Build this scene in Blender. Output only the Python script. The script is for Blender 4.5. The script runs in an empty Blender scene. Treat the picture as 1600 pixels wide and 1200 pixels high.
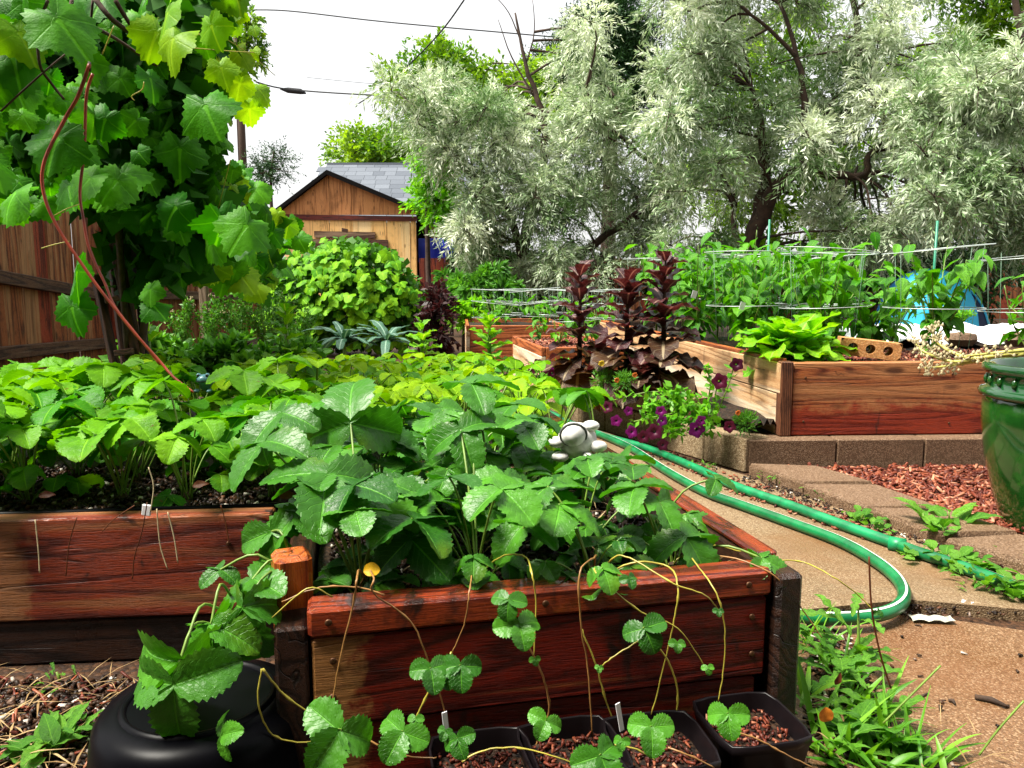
import bpy, math, random
import numpy as np
from mathutils import Vector, Matrix, Euler

R = random.Random(7)
NR = np.random.default_rng(7)
SC = bpy.context.scene
COL = SC.collection
PI = math.pi
rad = math.radians

# ------------------------------------------------------------------ camera
CAM_H, PITCH, FPX = 0.62, rad(7.5), 1209.0
cam = bpy.data.cameras.new('camera')
cam.sensor_width = 36.0
cam.lens = 36.0 * FPX / 1600.0
cam.clip_start, cam.clip_end = 0.02, 2000.0
camo = bpy.data.objects.new('camera', cam)
COL.objects.link(camo)
camo.location = (0, 0, CAM_H)
camo.rotation_euler = (PI / 2 - PITCH, 0, 0)
SC.camera = camo

# ------------------------------------------------------------------ sky, sun, exposure
SUN_EL, SUN_AZ = rad(62), rad(-108)          # azimuth from +Y, negative = left
w = bpy.data.worlds.new('World'); SC.world = w; w.use_nodes = True
nt = w.node_tree; nt.nodes.clear()
sky = nt.nodes.new('ShaderNodeTexSky'); sky.sky_type = 'NISHITA'; sky.sun_disc = False
sky.sun_elevation = SUN_EL; sky.sun_rotation = SUN_AZ; sky.dust_density = 6.0; sky.air_density = 1.5
hs = nt.nodes.new('ShaderNodeHueSaturation'); hs.inputs['Saturation'].default_value = 0.25
nt.links.new(sky.outputs[0], hs.inputs['Color'])
bg1 = nt.nodes.new('ShaderNodeBackground'); bg1.inputs['Strength'].default_value = 0.05
nt.links.new(hs.outputs[0], bg1.inputs['Color'])
bg2 = nt.nodes.new('ShaderNodeBackground'); bg2.inputs['Color'].default_value = (1.0, 1.0, 1.0, 1)
bg2.inputs['Strength'].default_value = 0.35
ad = nt.nodes.new('ShaderNodeAddShader')
nt.links.new(bg1.outputs[0], ad.inputs[0]); nt.links.new(bg2.outputs[0], ad.inputs[1])
wo = nt.nodes.new('ShaderNodeOutputWorld'); nt.links.new(ad.outputs[0], wo.inputs['Surface'])

sl = bpy.data.lights.new('sun', 'SUN'); sl.energy = 4.5; sl.angle = rad(18); sl.color = (1.0, 0.95, 0.84)
so = bpy.data.objects.new('sun', sl); COL.objects.link(so)
sd = Vector((math.sin(SUN_AZ) * math.cos(SUN_EL), math.cos(SUN_AZ) * math.cos(SUN_EL), math.sin(SUN_EL)))
so.rotation_euler = (-sd).to_track_quat('-Z', 'Y').to_euler()

SC.view_settings.view_transform = 'Standard'
SC.view_settings.look = 'None'
SC.view_settings.exposure = 1.27
SC.view_settings.gamma = 1.0
SC.view_settings.use_curve_mapping = False
SC.render.engine = 'CYCLES'
SC.cycles.max_bounces = 4
SC.cycles.diffuse_bounces = 2
SC.cycles.glossy_bounces = 1
SC.cycles.transmission_bounces = 3
SC.cycles.transparent_max_bounces = 4
SC.cycles.use_denoising = True

# ------------------------------------------------------------------ survey helpers (where a sighted point stands in the garden)
def _ray(px, py):
    a = (px - 800) / FPX; b = -(py - 600) / FPX
    return Vector((a, math.cos(PITCH) + b * math.sin(PITCH), -math.sin(PITCH) + b * math.cos(PITCH)))
def G(px, py, z=0.0):
    r = _ray(px, py); t = (z - CAM_H) / r.z
    return Vector((r.x * t, r.y * t, z))
def P(px, py, y):
    r = _ray(px, py); t = y / r.y
    return Vector((r.x * t, y, CAM_H + r.z * t))

# ------------------------------------------------------------------ object helpers
def tag(o, label=None, cat=None, group=None, kind=None):
    if label: o['label'] = label
    if cat: o['category'] = cat
    if group: o['group'] = group
    if kind: o['kind'] = kind
    return o
def empty(name, loc, label=None, cat=None, group=None):
    o = bpy.data.objects.new(name, None); COL.objects.link(o); o.location = loc
    o.empty_display_size = 0.02
    return tag(o, label, cat, group)
def link(name, me, parent=None, loc=(0, 0, 0), rot=None, scale=None, mw=None):
    o = bpy.data.objects.new(name, me); COL.objects.link(o)
    if parent is not None: o.parent = parent
    if mw is not None: o.matrix_basis = mw
    else:
        o.location = loc
        if rot is not None: o.rotation_euler = rot
        if scale is not None: o.scale = scale if hasattr(scale, '__len__') else (scale,) * 3
    return o

class MB:
    """collects verts/faces (+uv, material index) for one mesh"""
    def __init__(s): s.v = []; s.f = []; s.uv = []; s.m = []
    def add(s, v, f, mi=0, uv=None):
        o = len(s.v); s.v += [tuple(p) for p in v]
        s.f += [tuple(i + o for i in q) for q in f]; s.m += [mi] * len(f)
        s.uv += (uv if uv is not None else [(0.0, 0.0)] * len(v))
        return s
    def xf(s, M):
        s.v = [tuple(M @ Vector(p)) for p in s.v]; return s
    def mesh(s, name, mats, smooth=True):
        me = bpy.data.meshes.new(name); me.from_pydata(s.v, [], s.f)
        if not isinstance(mats, (list, tuple)): mats = [mats]
        for m in mats: me.materials.append(m)
        n = len(me.polygons)
        if n:
            me.polygons.foreach_set('material_index', s.m)
            me.polygons.foreach_set('use_smooth', [bool(smooth)] * n)
            uvl = me.uv_layers.new(name='UV')
            li = np.empty(len(me.loops), np.int32); me.loops.foreach_get('vertex_index', li)
            uvl.data.foreach_set('uv', np.array(s.uv, np.float32)[li].ravel())
        me.update(); return me

def box_vf(x0, x1, y0, y1, z0, z1, bev=0.0):
    if bev <= 0:
        v = [(x, y, z) for z in (z0, z1) for y in (y0, y1) for x in (x0, x1)]
        f = [(0, 2, 3, 1), (4, 5, 7, 6), (0, 1, 5, 4), (2, 6, 7, 3), (0, 4, 6, 2), (1, 3, 7, 5)]
        return v, f
    b = bev; v = []; idx = {}
    cs = [(x, y, z) for z in (0, 1) for y in (0, 1) for x in (0, 1)]
    X = (x0, x1); Y = (y0, y1); Z = (z0, z1)
    for c in cs:
        for a in range(3):
            p = [X[c[0]], Y[c[1]], Z[c[2]]]
            for k in range(3):
                if k != a: p[k] += b if c[k] == 0 else -b
            idx[(c, a)] = len(v); v.append(tuple(p))
    f = []
    def q(*k): f.append(tuple(idx[i] for i in k))
    for a in range(3):
        b1, b2 = (a + 1) % 3, (a + 2) % 3
        for s_ in (0, 1):
            def c(i, j):
                t = [0, 0, 0]; t[a] = s_; t[b1] = i; t[b2] = j; return tuple(t)
            ring = [(c(0, 0), a), (c(1, 0), a), (c(1, 1), a), (c(0, 1), a)]
            q(*(ring if s_ else ring[::-1]))
    for a in range(3):
        b1, b2 = (a + 1) % 3, (a + 2) % 3
        for i in (0, 1):
            for j in (0, 1):
                def c(k):
                    t = [0, 0, 0]; t[a] = k; t[b1] = i; t[b2] = j; return tuple(t)
                r = [(c(0), b1), (c(1), b1), (c(1), b2), (c(0), b2)]
                q(*(r if (i == j) else r[::-1]))
    for c in cs:
        r = [(c, 0), (c, 1), (c, 2)]
        q(*(r if sum(c) % 2 else r[::-1]))
    return v, f

def tube_vf(pts, radii, n=6, cap=True):
    pts = [Vector(p) for p in pts]
    if not hasattr(radii, '__len__'): radii = [radii] * len(pts)
    v = []; f = []; up = None
    for i, p in enumerate(pts):
        d = (pts[min(i + 1, len(pts) - 1)] - pts[max(i - 1, 0)])
        if d.length < 1e-9: d = Vector((0, 0, 1))
        d.normalize()
        if up is None: up = d.orthogonal().normalized()
        up = (up - d * up.dot(d))
        up = up.normalized() if up.length > 1e-6 else d.orthogonal().normalized()
        sdv = d.cross(up)
        for k in range(n):
            a = 2 * PI * k / n
            v.append(p + (up * math.cos(a) + sdv * math.sin(a)) * radii[i])
    for i in range(len(pts) - 1):
        for k in range(n):
            k2 = (k + 1) % n
            f.append((i * n + k, i * n + k2, (i + 1) * n + k2, (i + 1) * n + k))
    if cap:
        f.append(tuple(range(n))[::-1]); f.append(tuple((len(pts) - 1) * n + k for k in range(n)))
    return v, f
def smooth_path(pts, seg=5):
    pts = [Vector(p) for p in pts]; out = []
    for i in range(len(pts) - 1):
        p0 = pts[max(i - 1, 0)]; p1 = pts[i]; p2 = pts[i + 1]; p3 = pts[min(i + 2, len(pts) - 1)]
        for k in range(seg):
            t = k / seg
            out.append(0.5 * ((2 * p1) + (p2 - p0) * t + (2 * p0 - 5 * p1 + 4 * p2 - p3) * t * t + (3 * p1 - p0 - 3 * p2 + p3) * t ** 3))
    out.append(pts[-1]); return out
def lathe_vf(prof, n=32):
    v = []; f = []
    for r, z in prof:
        for k in range(n):
            a = 2 * PI * k / n; v.append((r * math.cos(a), r * math.sin(a), z))
    for i in range(len(prof) - 1):
        for k in range(n):
            k2 = (k + 1) % n
            f.append((i * n + k, i * n + k2, (i + 1) * n + k2, (i + 1) * n + k))
    return v, f
def frame(loc, tip, nrm, s=1.0):
    """matrix whose +Y runs to the tip, +Z along the normal"""
    y = Vector(tip).normalized(); z = Vector(nrm); z = z - y * z.dot(y)
    z = z.normalized() if z.length > 1e-5 else y.orthogonal().normalized()
    x = y.cross(z)
    sx = s if not hasattr(s, '__len__') else s[0]; sy = s if not hasattr(s, '__len__') else s[1]
    M = Matrix(((x.x * sx, y.x * sy, z.x * sx, loc[0]), (x.y * sx, y.y * sy, z.y * sx, loc[1]), (x.z * sx, y.z * sy, z.z * sx, loc[2]), (0, 0, 0, 1)))
    return M
def rv(a=1.0): return Vector((R.uniform(-a, a), R.uniform(-a, a), R.uniform(-a, a)))

# ------------------------------------------------------------------ material helpers
class NT:
    def __init__(s, name):
        s.m = bpy.data.materials.new(name); s.m.use_nodes = True
        s.t = s.m.node_tree; s.t.nodes.clear()
        s.out = s.t.nodes.new('ShaderNodeOutputMaterial')
    def n(s, ty, props=None, **inp):
        x = s.t.nodes.new('ShaderNode' + ty)
        for k, v in (props or {}).items(): setattr(x, k, v)
        for k, v in inp.items():
            key = int(k[1:]) if (k[0] == 'i' and k[1:].isdigit()) else k.replace('_', ' ')
            s.set(x.inputs[key], v)
        return x
    def set(s, sock, v):
        if isinstance(v, bpy.types.NodeSocket): s.t.links.new(v, sock)
        elif isinstance(v, bpy.types.Node): s.t.links.new(v.outputs[0], sock)
        elif isinstance(v, (tuple, list)) and len(v) == 3 and sock.type == 'RGBA': sock.default_value = (*v, 1)
        else: sock.default_value = v
    def math(s, op, a, b=0.0, c=None, clamp=False):
        x = s.n('Math', {'operation': op, 'use_clamp': clamp}); s.set(x.inputs[0], a); s.set(x.inputs[1], b)
        if c is not None: s.set(x.inputs[2], c)
        return x.outputs[0]
    def mix(s, fac, a, b, mode='MIX'):
        x = s.n('MixRGB', {'blend_type': mode}); s.set(x.inputs[0], fac); s.set(x.inputs[1], a); s.set(x.inputs[2], b)
        return x.outputs[0]
    def noise(s, vec, scale, detail=3, rough=0.55, dist=0.0):
        x = s.n('TexNoise'); s.set(x.inputs['Vector'], vec); s.set(x.inputs['Scale'], scale)
        s.set(x.inputs['Detail'], detail); s.set(x.inputs['Roughness'], rough); s.set(x.inputs['Distortion'], dist)
        return x.outputs[0]
    def ramp(s, fac, stops, interp='LINEAR'):
        x = s.n('ValToRGB'); s.set(x.inputs[0], fac); e = x.color_ramp.elements; x.color_ramp.interpolation = interp
        while len(e) < len(stops): e.new(0.5)
        for el, (p, c) in zip(e, stops):
            el.position = p; el.color = (*c, 1) if len(c) == 3 else c
        return x.outputs[0]
    def sm(s, x, lo, hi):
        y = s.n('MapRange', {'interpolation_type': 'SMOOTHSTEP'}); s.set(y.inputs[0], x)
        y.inputs[1].default_value = lo; y.inputs[2].default_value = hi
        return y.outputs[0]
    def coord(s, k='Object', scale=None):
        c = s.n('TexCoord').outputs[k]
        if scale is None: return c
        mp = s.n('Mapping'); s.set(mp.inputs[0], c); mp.inputs['Scale'].default_value = scale
        return mp.outputs[0]
    def bump(s, h, strength=0.3, dist=0.01, normal=None):
        b = s.n('Bump'); s.set(b.inputs['Height'], h); b.inputs['Strength'].default_value = strength; b.inputs['Distance'].default_value = dist
        if normal is not None: s.set(b.inputs['Normal'], normal)
        return b.outputs[0]
    def pbr(s, col, rough=0.6, normal=None, spec=0.25, metal=0.0, coat=0.0):
        p = s.n('BsdfPrincipled'); s.set(p.inputs['Base Color'], col); s.set(p.inputs['Roughness'], rough)
        s.set(p.inputs['Specular IOR Level'], spec); p.inputs['Metallic'].default_value = metal
        p.inputs['Coat Weight'].default_value = coat; p.inputs['Coat Roughness'].default_value = 0.08
        if normal is not None: s.set(p.inputs['Normal'], normal)
        return p
    def done(s, sh):
        s.t.links.new(sh.outputs[0] if isinstance(sh, bpy.types.Node) else sh, s.out.inputs[0]); return s.m

def leaf_mat(name, c1, c2, rough=0.38, trans=0.35, tcol=None, veins=0, veincol=None, midrib=0.0, drops=False, per_face=False, mottle=0.35, spec=0.3, blotch=None, radial=0, spots=False):
    t = NT(name)
    rnd = t.n('Attribute', {'attribute_name': 'rnd'}).outputs['Fac'] if per_face else t.n('ObjectInfo').outputs['Random']
    col = t.mix(rnd, c1, c2)
    oc = t.coord('Object')
    nz = t.noise(oc, 22.0 if not per_face else 3.0, 2)
    dark = tuple(c * (1 - mottle) for c in c1)
    col = t.mix(t.math('MULTIPLY', t.sm(nz, 0.4, 0.68), 0.6), col, dark)
    if spots:
        sp1 = t.math('MULTIPLY', t.sm(t.noise(oc, 75.0, 3, 0.6), 0.66, 0.72), t.sm(t.noise(oc, 14.0, 1), 0.5, 0.62))
        col = t.mix(t.math('MULTIPLY', sp1, 0.8), col, (0.13, 0.065, 0.012))
        col = t.mix(t.math('MULTIPLY', t.sm(t.noise(oc, 9.0, 2), 0.55, 0.75), 0.5), col, (0.16, 0.26, 0.008))
    nrm = None
    if veins:
        uv = t.n('UVMap').outputs[0]; sp = t.n('SeparateXYZ'); t.set(sp.inputs[0], uv)
        u, v = sp.outputs[0], sp.outputs[1]
        av = t.math('ABSOLUTE', t.math('SUBTRACT', v, 0.5))
        ph = t.math('MULTIPLY', t.math('SUBTRACT', u, t.math('MULTIPLY', av, 0.55)), veins * PI)
        s_ = t.math('ABSOLUTE', t.math('SINE', ph))
        lv = t.math('SUBTRACT', 1.0, t.sm(s_, 0.0, 0.22))
        if radial:
            sr = t.math('ABSOLUTE', t.math('SINE', t.math('MULTIPLY', t.math('SUBTRACT', v, 0.5), radial * PI)))
            lv = t.math('SUBTRACT', 1.0, t.sm(t.math('MULTIPLY', sr, u), 0.0, 0.09))
        mr = t.math('SUBTRACT', 1.0, t.sm(av, 0.012 + midrib, 0.03 + midrib * 1.6))
        if radial: mr = t.math('SUBTRACT', 1.0, t.sm(t.math('MULTIPLY', av, u), 0.002, 0.010))
        ve = t.math('MAXIMUM', t.math('MULTIPLY', lv, 0.45), mr)
        col = t.mix(t.math('MULTIPLY', ve, 0.8 if veincol else 0.6), col, veincol or tuple(min(1, c * 1.35 + 0.01) for c in c2))
        if blotch is not None:
            col = t.mix(t.sm(t.math('ADD', u, t.math('MULTIPLY', nz, 0.4)), 0.95, 0.35), col, blotch)
        fine = t.noise(oc, 160.0, 2)
        nrm = t.bump(t.math('ADD', t.math('MULTIPLY', ve, -0.7), t.math('MULTIPLY', fine, 0.8)), 0.55, 0.0025)
    rr = rough
    if drops:
        vo = t.n('TexVoronoi', {'feature': 'F1'}); t.set(vo.inputs['Vector'], oc); vo.inputs['Scale'].default_value = 330.0
        wet = t.noise(oc, 30.0, 2)
        d = t.math('MULTIPLY', t.math('SUBTRACT', 1.0, t.sm(vo.outputs['Distance'], 0.08, 0.34)), t.sm(wet, 0.5, 0.66))
        nrm = t.bump(d, 0.5, 0.0012, nrm) if nrm is not None else t.bump(d, 0.5, 0.0012)
        rr = t.math('SUBTRACT', rough, t.math('MULTIPLY', d, rough - 0.06))
    p = t.pbr(col, rr, nrm, spec)
    tr = t.n('BsdfTranslucent')
    t.set(tr.inputs[0], t.mix(1.0, col, tcol or (1.7, 1.7, 0.5), 'MULTIPLY'))
    mx = t.n('MixShader'); mx.inputs[0].default_value = trans
    t.set(mx.inputs[1], p); t.set(mx.inputs[2], tr)
    return t.done(mx)

def wood_mat(name, base, dark, worn=None, wornamt=0.5, axis=0, rough=0.3, wscale=3.0, rings=55.0, black=0.0, bump=0.5, coat=0.0, seed=0.0, drip=0.0, endwear=None, band=None):
    """stained timber, grain along the local axis"""
    t = NT(name)
    oc = t.n('TexCoord').outputs['Object']
    rn = t.n('ObjectInfo').outputs['Random']
    off = t.n('CombineXYZ'); t.set(off.inputs[0], t.math('MULTIPLY', rn, 37.0)); t.set(off.inputs[1], t.math('MULTIPLY', rn, 11.0)); off.inputs[2].default_value = seed
    ad_ = t.n('VectorMath', {'operation': 'ADD'}); t.set(ad_.inputs[0], oc); t.set(ad_.inputs[1], off.outputs[0])
    sc = [1.0, 1.0, 1.0]; sc[axis] = 0.06
    mp = t.n('Mapping'); t.set(mp.inputs[0], ad_.outputs[0]); mp.inputs['Scale'].default_value = sc
    g = mp.outputs[0]
    big = t.noise(g, 7.0, 2, 0.5)
    fld = t.math('SINE', t.math('ADD', t.math('MULTIPLY', big, rings * 2.2), t.math('MULTIPLY', t.noise(g, 40.0, 3), 5.0)))
    fib = t.noise(g, 520.0, 3, 0.75)
    line = t.math('ADD', t.math('MULTIPLY', t.sm(fld, -0.2, 0.95), 0.6), t.math('MULTIPLY', t.sm(fib, 0.38, 0.68), 0.65), clamp=True)
    crk = t.math('SUBTRACT', 1.0, t.sm(t.math('ABSOLUTE', t.math('SUBTRACT', t.noise(g, 16.0, 2, 0.5), 0.5)), 0.0, 0.010))
    crk = t.math('MULTIPLY', crk, t.sm(t.noise(ad_.outputs[0], 8.0, 2), 0.45, 0.6))
    thin = t.sm(fld, 0.80, 0.99)
    col = t.mix(line, base, dark)
    col = t.mix(t.math('MULTIPLY', thin, 0.55), col, tuple(c * 0.35 for c in dark))
    col = t.mix(t.math('MULTIPLY', crk, 0.9), col, (0.006, 0.004, 0.003))
    patch = t.noise(ad_.outputs[0], wscale * 6, 5, 0.65, 0.4)
    col = t.mix(t.math('MULTIPLY', t.sm(patch, 0.5, 0.75), 0.6), col, tuple(c * 0.45 for c in dark))
    if worn is not None:
        wn = t.noise(g, wscale * 2.2, 4, 0.7, 0.3)
        wm = t.math('MULTIPLY', t.sm(wn, 0.62 - wornamt * 0.35, 0.70 - wornamt * 0.25), 0.9)
        col = t.mix(wm, col, t.mix(t.math('MULTIPLY', line, 0.7), worn, tuple(c * 0.55 for c in worn)))
    if black > 0:
        bn = t.noise(ad_.outputs[0], 9.0, 4, 0.65, 0.6)
        col = t.mix(t.math('MULTIPLY', t.sm(bn, 0.66 - black * 0.3, 0.72 - black * 0.2), 0.9), col, (0.008, 0.006, 0.005))
    so_ = t.n('SeparateXYZ'); t.set(so_.inputs[0], oc)
    if band is not None:
        z0_, z1_, bc_ = band
        zn = t.math('ADD', so_.outputs[2], t.math('MULTIPLY', t.math('SUBTRACT', t.noise(ad_.outputs[0], 26.0, 4, 0.7), 0.5), 0.16))
        col = t.mix(t.math('MULTIPLY', t.math('SUBTRACT', 1.0, t.sm(zn, z0_, z1_)), 0.85), col, t.mix(line, bc_, tuple(c * 0.4 for c in bc_)))
    if endwear is not None:
        xw, wc_ = endwear
        xn = t.math('ADD', so_.outputs[0], t.math('MULTIPLY', t.math('SUBTRACT', t.noise(ad_.outputs[0], 30.0, 4, 0.7), 0.5), 0.10))
        col = t.mix(t.math('MULTIPLY', t.math('SUBTRACT', 1.0, t.sm(xn, xw - 0.015, xw + 0.015)), 0.85), col, t.mix(line, wc_, tuple(c * 0.5 for c in wc_)))
    if drip > 0:
        md = t.n('Mapping'); t.set(md.inputs[0], ad_.outputs[0]); md.inputs['Scale'].default_value = (16.0, 16.0, 2.2)
        dn = t.noise(md.outputs[0], 1.0, 4, 0.65, 0.2)
        col = t.mix(t.math('MULTIPLY', t.sm(dn, 0.68 - drip * 0.2, 0.76 - drip * 0.12), 0.85), col, (0.012, 0.006, 0.004))
    # knots
    vo = t.n('TexVoronoi'); sck = [9.0, 9.0, 9.0]; sck[axis] = 3.2
    mk = t.n('Mapping'); t.set(mk.inputs[0], ad_.outputs[0]); mk.inputs['Scale'].default_value = sck; t.set(vo.inputs['Vector'], mk.outputs[0]); vo.inputs['Scale'].default_value = 1.0
    kn = t.math('SUBTRACT', 1.0, t.sm(vo.outputs['Distance'], 0.06, 0.16))
    col = t.mix(t.math('MULTIPLY', kn, 0.8), col, tuple(c * 0.3 for c in dark))
    h = t.math('ADD', t.math('MULTIPLY', line, -1.0), t.math('ADD', t.math('MULTIPLY', kn, -0.6), t.math('MULTIPLY', crk, -2.0)))
    nrm = t.bump(h, bump, 0.003)
    rg = t.math('ADD', t.math('MULTIPLY', t.noise(ad_.outputs[0], 14.0, 3), 0.35), rough - 0.15)
    return t.done(t.pbr(col, rg, nrm, 0.3, 0.0, coat))

def plain(name, col, rough=0.5, spec=0.5, metal=0.0, var=0.25, scale=30.0, bump=0.0, coat=0.0):
    t = NT(name); oc = t.coord('Object'); nz = t.noise(oc, scale, 4)
    c = t.mix(t.sm(nz, 0.35, 0.7), col, tuple(x * (1 - var) for x in col))
    nrm = t.bump(nz, bump, 0.004) if bump else None
    return t.done(t.pbr(c, rough, nrm, spec, metal, coat))

def speckle(name, cols, scale, rough=0.6, bump=0.5, stain=None, stainamt=0.5, wet=0.0):
    """aggregate concrete: pebbly cells of several tints"""
    t = NT(name); oc = t.coord('Object')
    vo = t.n('TexVoronoi'); t.set(vo.inputs['Vector'], oc); vo.inputs['Scale'].default_value = scale
    sp = t.n('SeparateXYZ'); t.set(sp.inputs[0], vo.outputs['Color'])
    k = len(cols)
    col = t.ramp(sp.outputs[0], [(i / k, c) for i, c in enumerate(cols)], 'CONSTANT')
    edge = t.sm(vo.outputs['Distance'], 0.3, 0.75)
    col = t.mix(t.math('MULTIPLY', edge, 0.65), col, tuple(c * 0.55 for c in cols[0]))
    big = t.noise(oc, 3.2, 5, 0.62, 0.3)
    col = t.mix(t.math('MULTIPLY', t.sm(big, 0.45, 0.72), 0.55), col, tuple(c * 0.5 for c in cols[0]))
    if stain is not None:
        sn = t.noise(oc, 1.9, 4, 0.6, 0.5)
        col = t.mix(t.math('MULTIPLY', t.sm(sn, 0.62 - 0.2 * stainamt, 0.74), 0.75), col, stain)
    h = t.math('SUBTRACT', 1.0, vo.outputs['Distance'])
    nrm = t.bump(h, bump, 0.002)
    rg = rough
    if wet > 0:
        rg = t.math('SUBTRACT', rough, t.math('MULTIPLY', t.sm(t.noise(oc, 2.3, 3), 0.42, 0.62), wet))
    return t.done(t.pbr(col, rg, nrm))

M = {}
# foliage
M['straw_near'] = leaf_mat('strawberry_leaf_wet', (0.014, 0.095, 0.005), (0.085, 0.30, 0.014), 0.42, 0.26, (1.4, 1.6, 0.4), veins=8, drops=True, spec=0.4, spots=True)
M['straw_mid'] = leaf_mat('strawberry_leaf_lit_lime', (0.11, 0.31, 0.002), (0.31, 0.52, 0.004), 0.55, 0.32, (1.4, 1.35, 0.3), veins=8, spec=0.15, spots=True)  # lit look of the farther leaves is put into this brighter lime
M['straw_left'] = leaf_mat('strawberry_leaf_left', (0.035, 0.21, 0.003), (0.17, 0.41, 0.006), 0.5, 0.32, (1.5, 1.5, 0.3), veins=8, drops=True, spec=0.2, spots=True)
M['petiole'] = plain('petiole_green', (0.16, 0.27, 0.035), 0.45, var=0.4)
M['runner'] = plain('runner_yellow', (0.42, 0.36, 0.05), 0.35, var=0.35, scale=60)
M['runner_red'] = plain('runner_reddish', (0.34, 0.17, 0.05), 0.4, var=0.4, scale=60)
M['cane_red'] = plain('vine_cane_red', (0.36, 0.05, 0.02), 0.4, var=0.55, scale=18)
M['cane_brown'] = plain('vine_bark_brown', (0.06, 0.03, 0.015), 0.85, var=0.6, scale=60, bump=0.6)
M['grape'] = leaf_mat('grape_leaf', (0.020, 0.15, 0.003), (0.11, 0.38, 0.006), 0.5, 0.36, (1.6, 1.6, 0.3), veins=5, radial=5, midrib=-0.004, spec=0.2)
M['grape_lime'] = leaf_mat('grape_leaf_young', (0.14, 0.36, 0.006), (0.30, 0.46, 0.010), 0.5, 0.45, (1.4, 1.5, 0.3), veins=5, radial=5, midrib=-0.004, spec=0.2)
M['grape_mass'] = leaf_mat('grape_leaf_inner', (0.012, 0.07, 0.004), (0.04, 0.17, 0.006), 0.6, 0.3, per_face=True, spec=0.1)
M['olive'] = leaf_mat('olive_leaf_silver', (0.15, 0.27, 0.09), (0.90, 0.94, 0.78), 0.6, 0.28, (1.05, 1.15, 0.75), per_face=True, mottle=0.45, spec=0.2)
M['olive_green'] = leaf_mat('olive_leaf_greener', (0.08, 0.18, 0.035), (0.36, 0.48, 0.20), 0.5, 0.3, (1.2, 1.3, 0.6), per_face=True, mottle=0.45)
M['ash'] = leaf_mat('ash_leaf', (0.06, 0.17, 0.008), (0.26, 0.42, 0.02), 0.5, 0.4, per_face=True)
M['ash_bright'] = leaf_mat('ash_leaf_bright', (0.09, 0.32, 0.006), (0.24, 0.52, 0.012), 0.5, 0.4, per_face=True)
M['pine'] = leaf_mat('pine_needles', (0.010, 0.045, 0.012), (0.035, 0.10, 0.02), 0.6, 0.1, per_face=True)
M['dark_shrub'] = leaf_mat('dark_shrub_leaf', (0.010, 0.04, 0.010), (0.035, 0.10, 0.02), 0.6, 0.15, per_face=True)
M['mound'] = leaf_mat('currant_leaf', (0.06, 0.25, 0.003), (0.22, 0.46, 0.006), 0.55, 0.34, (1.5, 1.5, 0.3), veins=4, radial=5, midrib=-0.004, spec=0.15)
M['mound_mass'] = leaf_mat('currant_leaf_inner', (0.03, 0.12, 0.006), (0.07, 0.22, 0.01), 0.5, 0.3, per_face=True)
M['herb'] = leaf_mat('herb_leaf', (0.035, 0.15, 0.012), (0.13, 0.34, 0.035), 0.5, 0.3, per_face=True)
M['pepper'] = leaf_mat('pepper_leaf', (0.030, 0.17, 0.004), (0.13, 0.38, 0.012), 0.4, 0.34, (1.6, 1.7, 0.35), veins=6)
M['lett_green'] = leaf_mat('lettuce_green', (0.08, 0.32, 0.004), (0.22, 0.48, 0.010), 0.48, 0.40, (1.5, 1.4, 0.3), veins=5, veincol=(0.40, 0.55, 0.12), midrib=0.02)
M['frisee'] = leaf_mat('salad_lime', (0.10, 0.38, 0.004), (0.26, 0.54, 0.010), 0.45, 0.40, (1.4, 1.4, 0.3), veins=5, veincol=(0.35, 0.55, 0.08), midrib=0.015)
M['lett_red'] = leaf_mat('lettuce_maroon', (0.040, 0.008, 0.010), (0.085, 0.018, 0.020), 0.32, 0.18, (1.9, 1.0, 0.9), veins=6, veincol=(0.30, 0.20, 0.15), midrib=0.02, spec=0.5)
M['lett_olive'] = leaf_mat('lettuce_bronze', (0.040, 0.016, 0.010), (0.10, 0.050, 0.018), 0.36, 0.25, (1.6, 1.2, 0.6), veins=6, veincol=(0.38, 0.30, 0.18), midrib=0.02, spec=0.3)
M['kale'] = leaf_mat('kale_leaf', (0.03, 0.10, 0.055), (0.07, 0.17, 0.11), 0.4, 0.15, (1.2, 1.4, 0.8), veins=9, veincol=(0.25, 0.38, 0.28), midrib=0.035)
M['amaranth'] = leaf_mat('dark_red_foliage', (0.02, 0.008, 0.008), (0.07, 0.02, 0.02), 0.5, 0.2, (2, 1, 1), per_face=True)
M['weed'] = leaf_mat('weed_leaf', (0.06, 0.24, 0.008), (0.17, 0.42, 0.02), 0.42, 0.35, per_face=True)
M['grass'] = leaf_mat('grass_blade', (0.05, 0.20, 0.01), (0.20, 0.44, 0.035), 0.4, 0.35, per_face=True)
M['straw_dry'] = leaf_mat('dry_straw', (0.22, 0.12, 0.04), (0.55, 0.40, 0.20), 0.6, 0.2, (1, 1, 1), per_face=True)
M['petunia'] = leaf_mat('petunia_petal', (0.13, 0.006, 0.12), (0.25, 0.010, 0.19), 0.5, 0.3, (1.6, 0.8, 1.4))
M['petunia_dark'] = leaf_mat('petunia_petal_dark', (0.06, 0.004, 0.025), (0.12, 0.008, 0.04), 0.5, 0.25, (1.8, 0.7, 0.9))
M['petunia_throat'] = plain('petunia_throat', (0.012, 0.002, 0.012), 0.7)
M['marigold_y'] = plain('marigold_yellow', (0.80, 0.55, 0.01), 0.6)
M['marigold_o'] = plain('marigold_orange', (0.70, 0.16, 0.01), 0.6)
M['yellow_leaf'] = leaf_mat('fallen_leaf_yellow', (0.65, 0.38, 0.01), (0.72, 0.45, 0.02), 0.45, 0.3, (1, 1, 1))
M['orange_leaf'] = leaf_mat('fallen_leaf_orange', (0.5, 0.14, 0.01), (0.55, 0.18, 0.02), 0.45, 0.3, (1, 1, 1))
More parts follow.
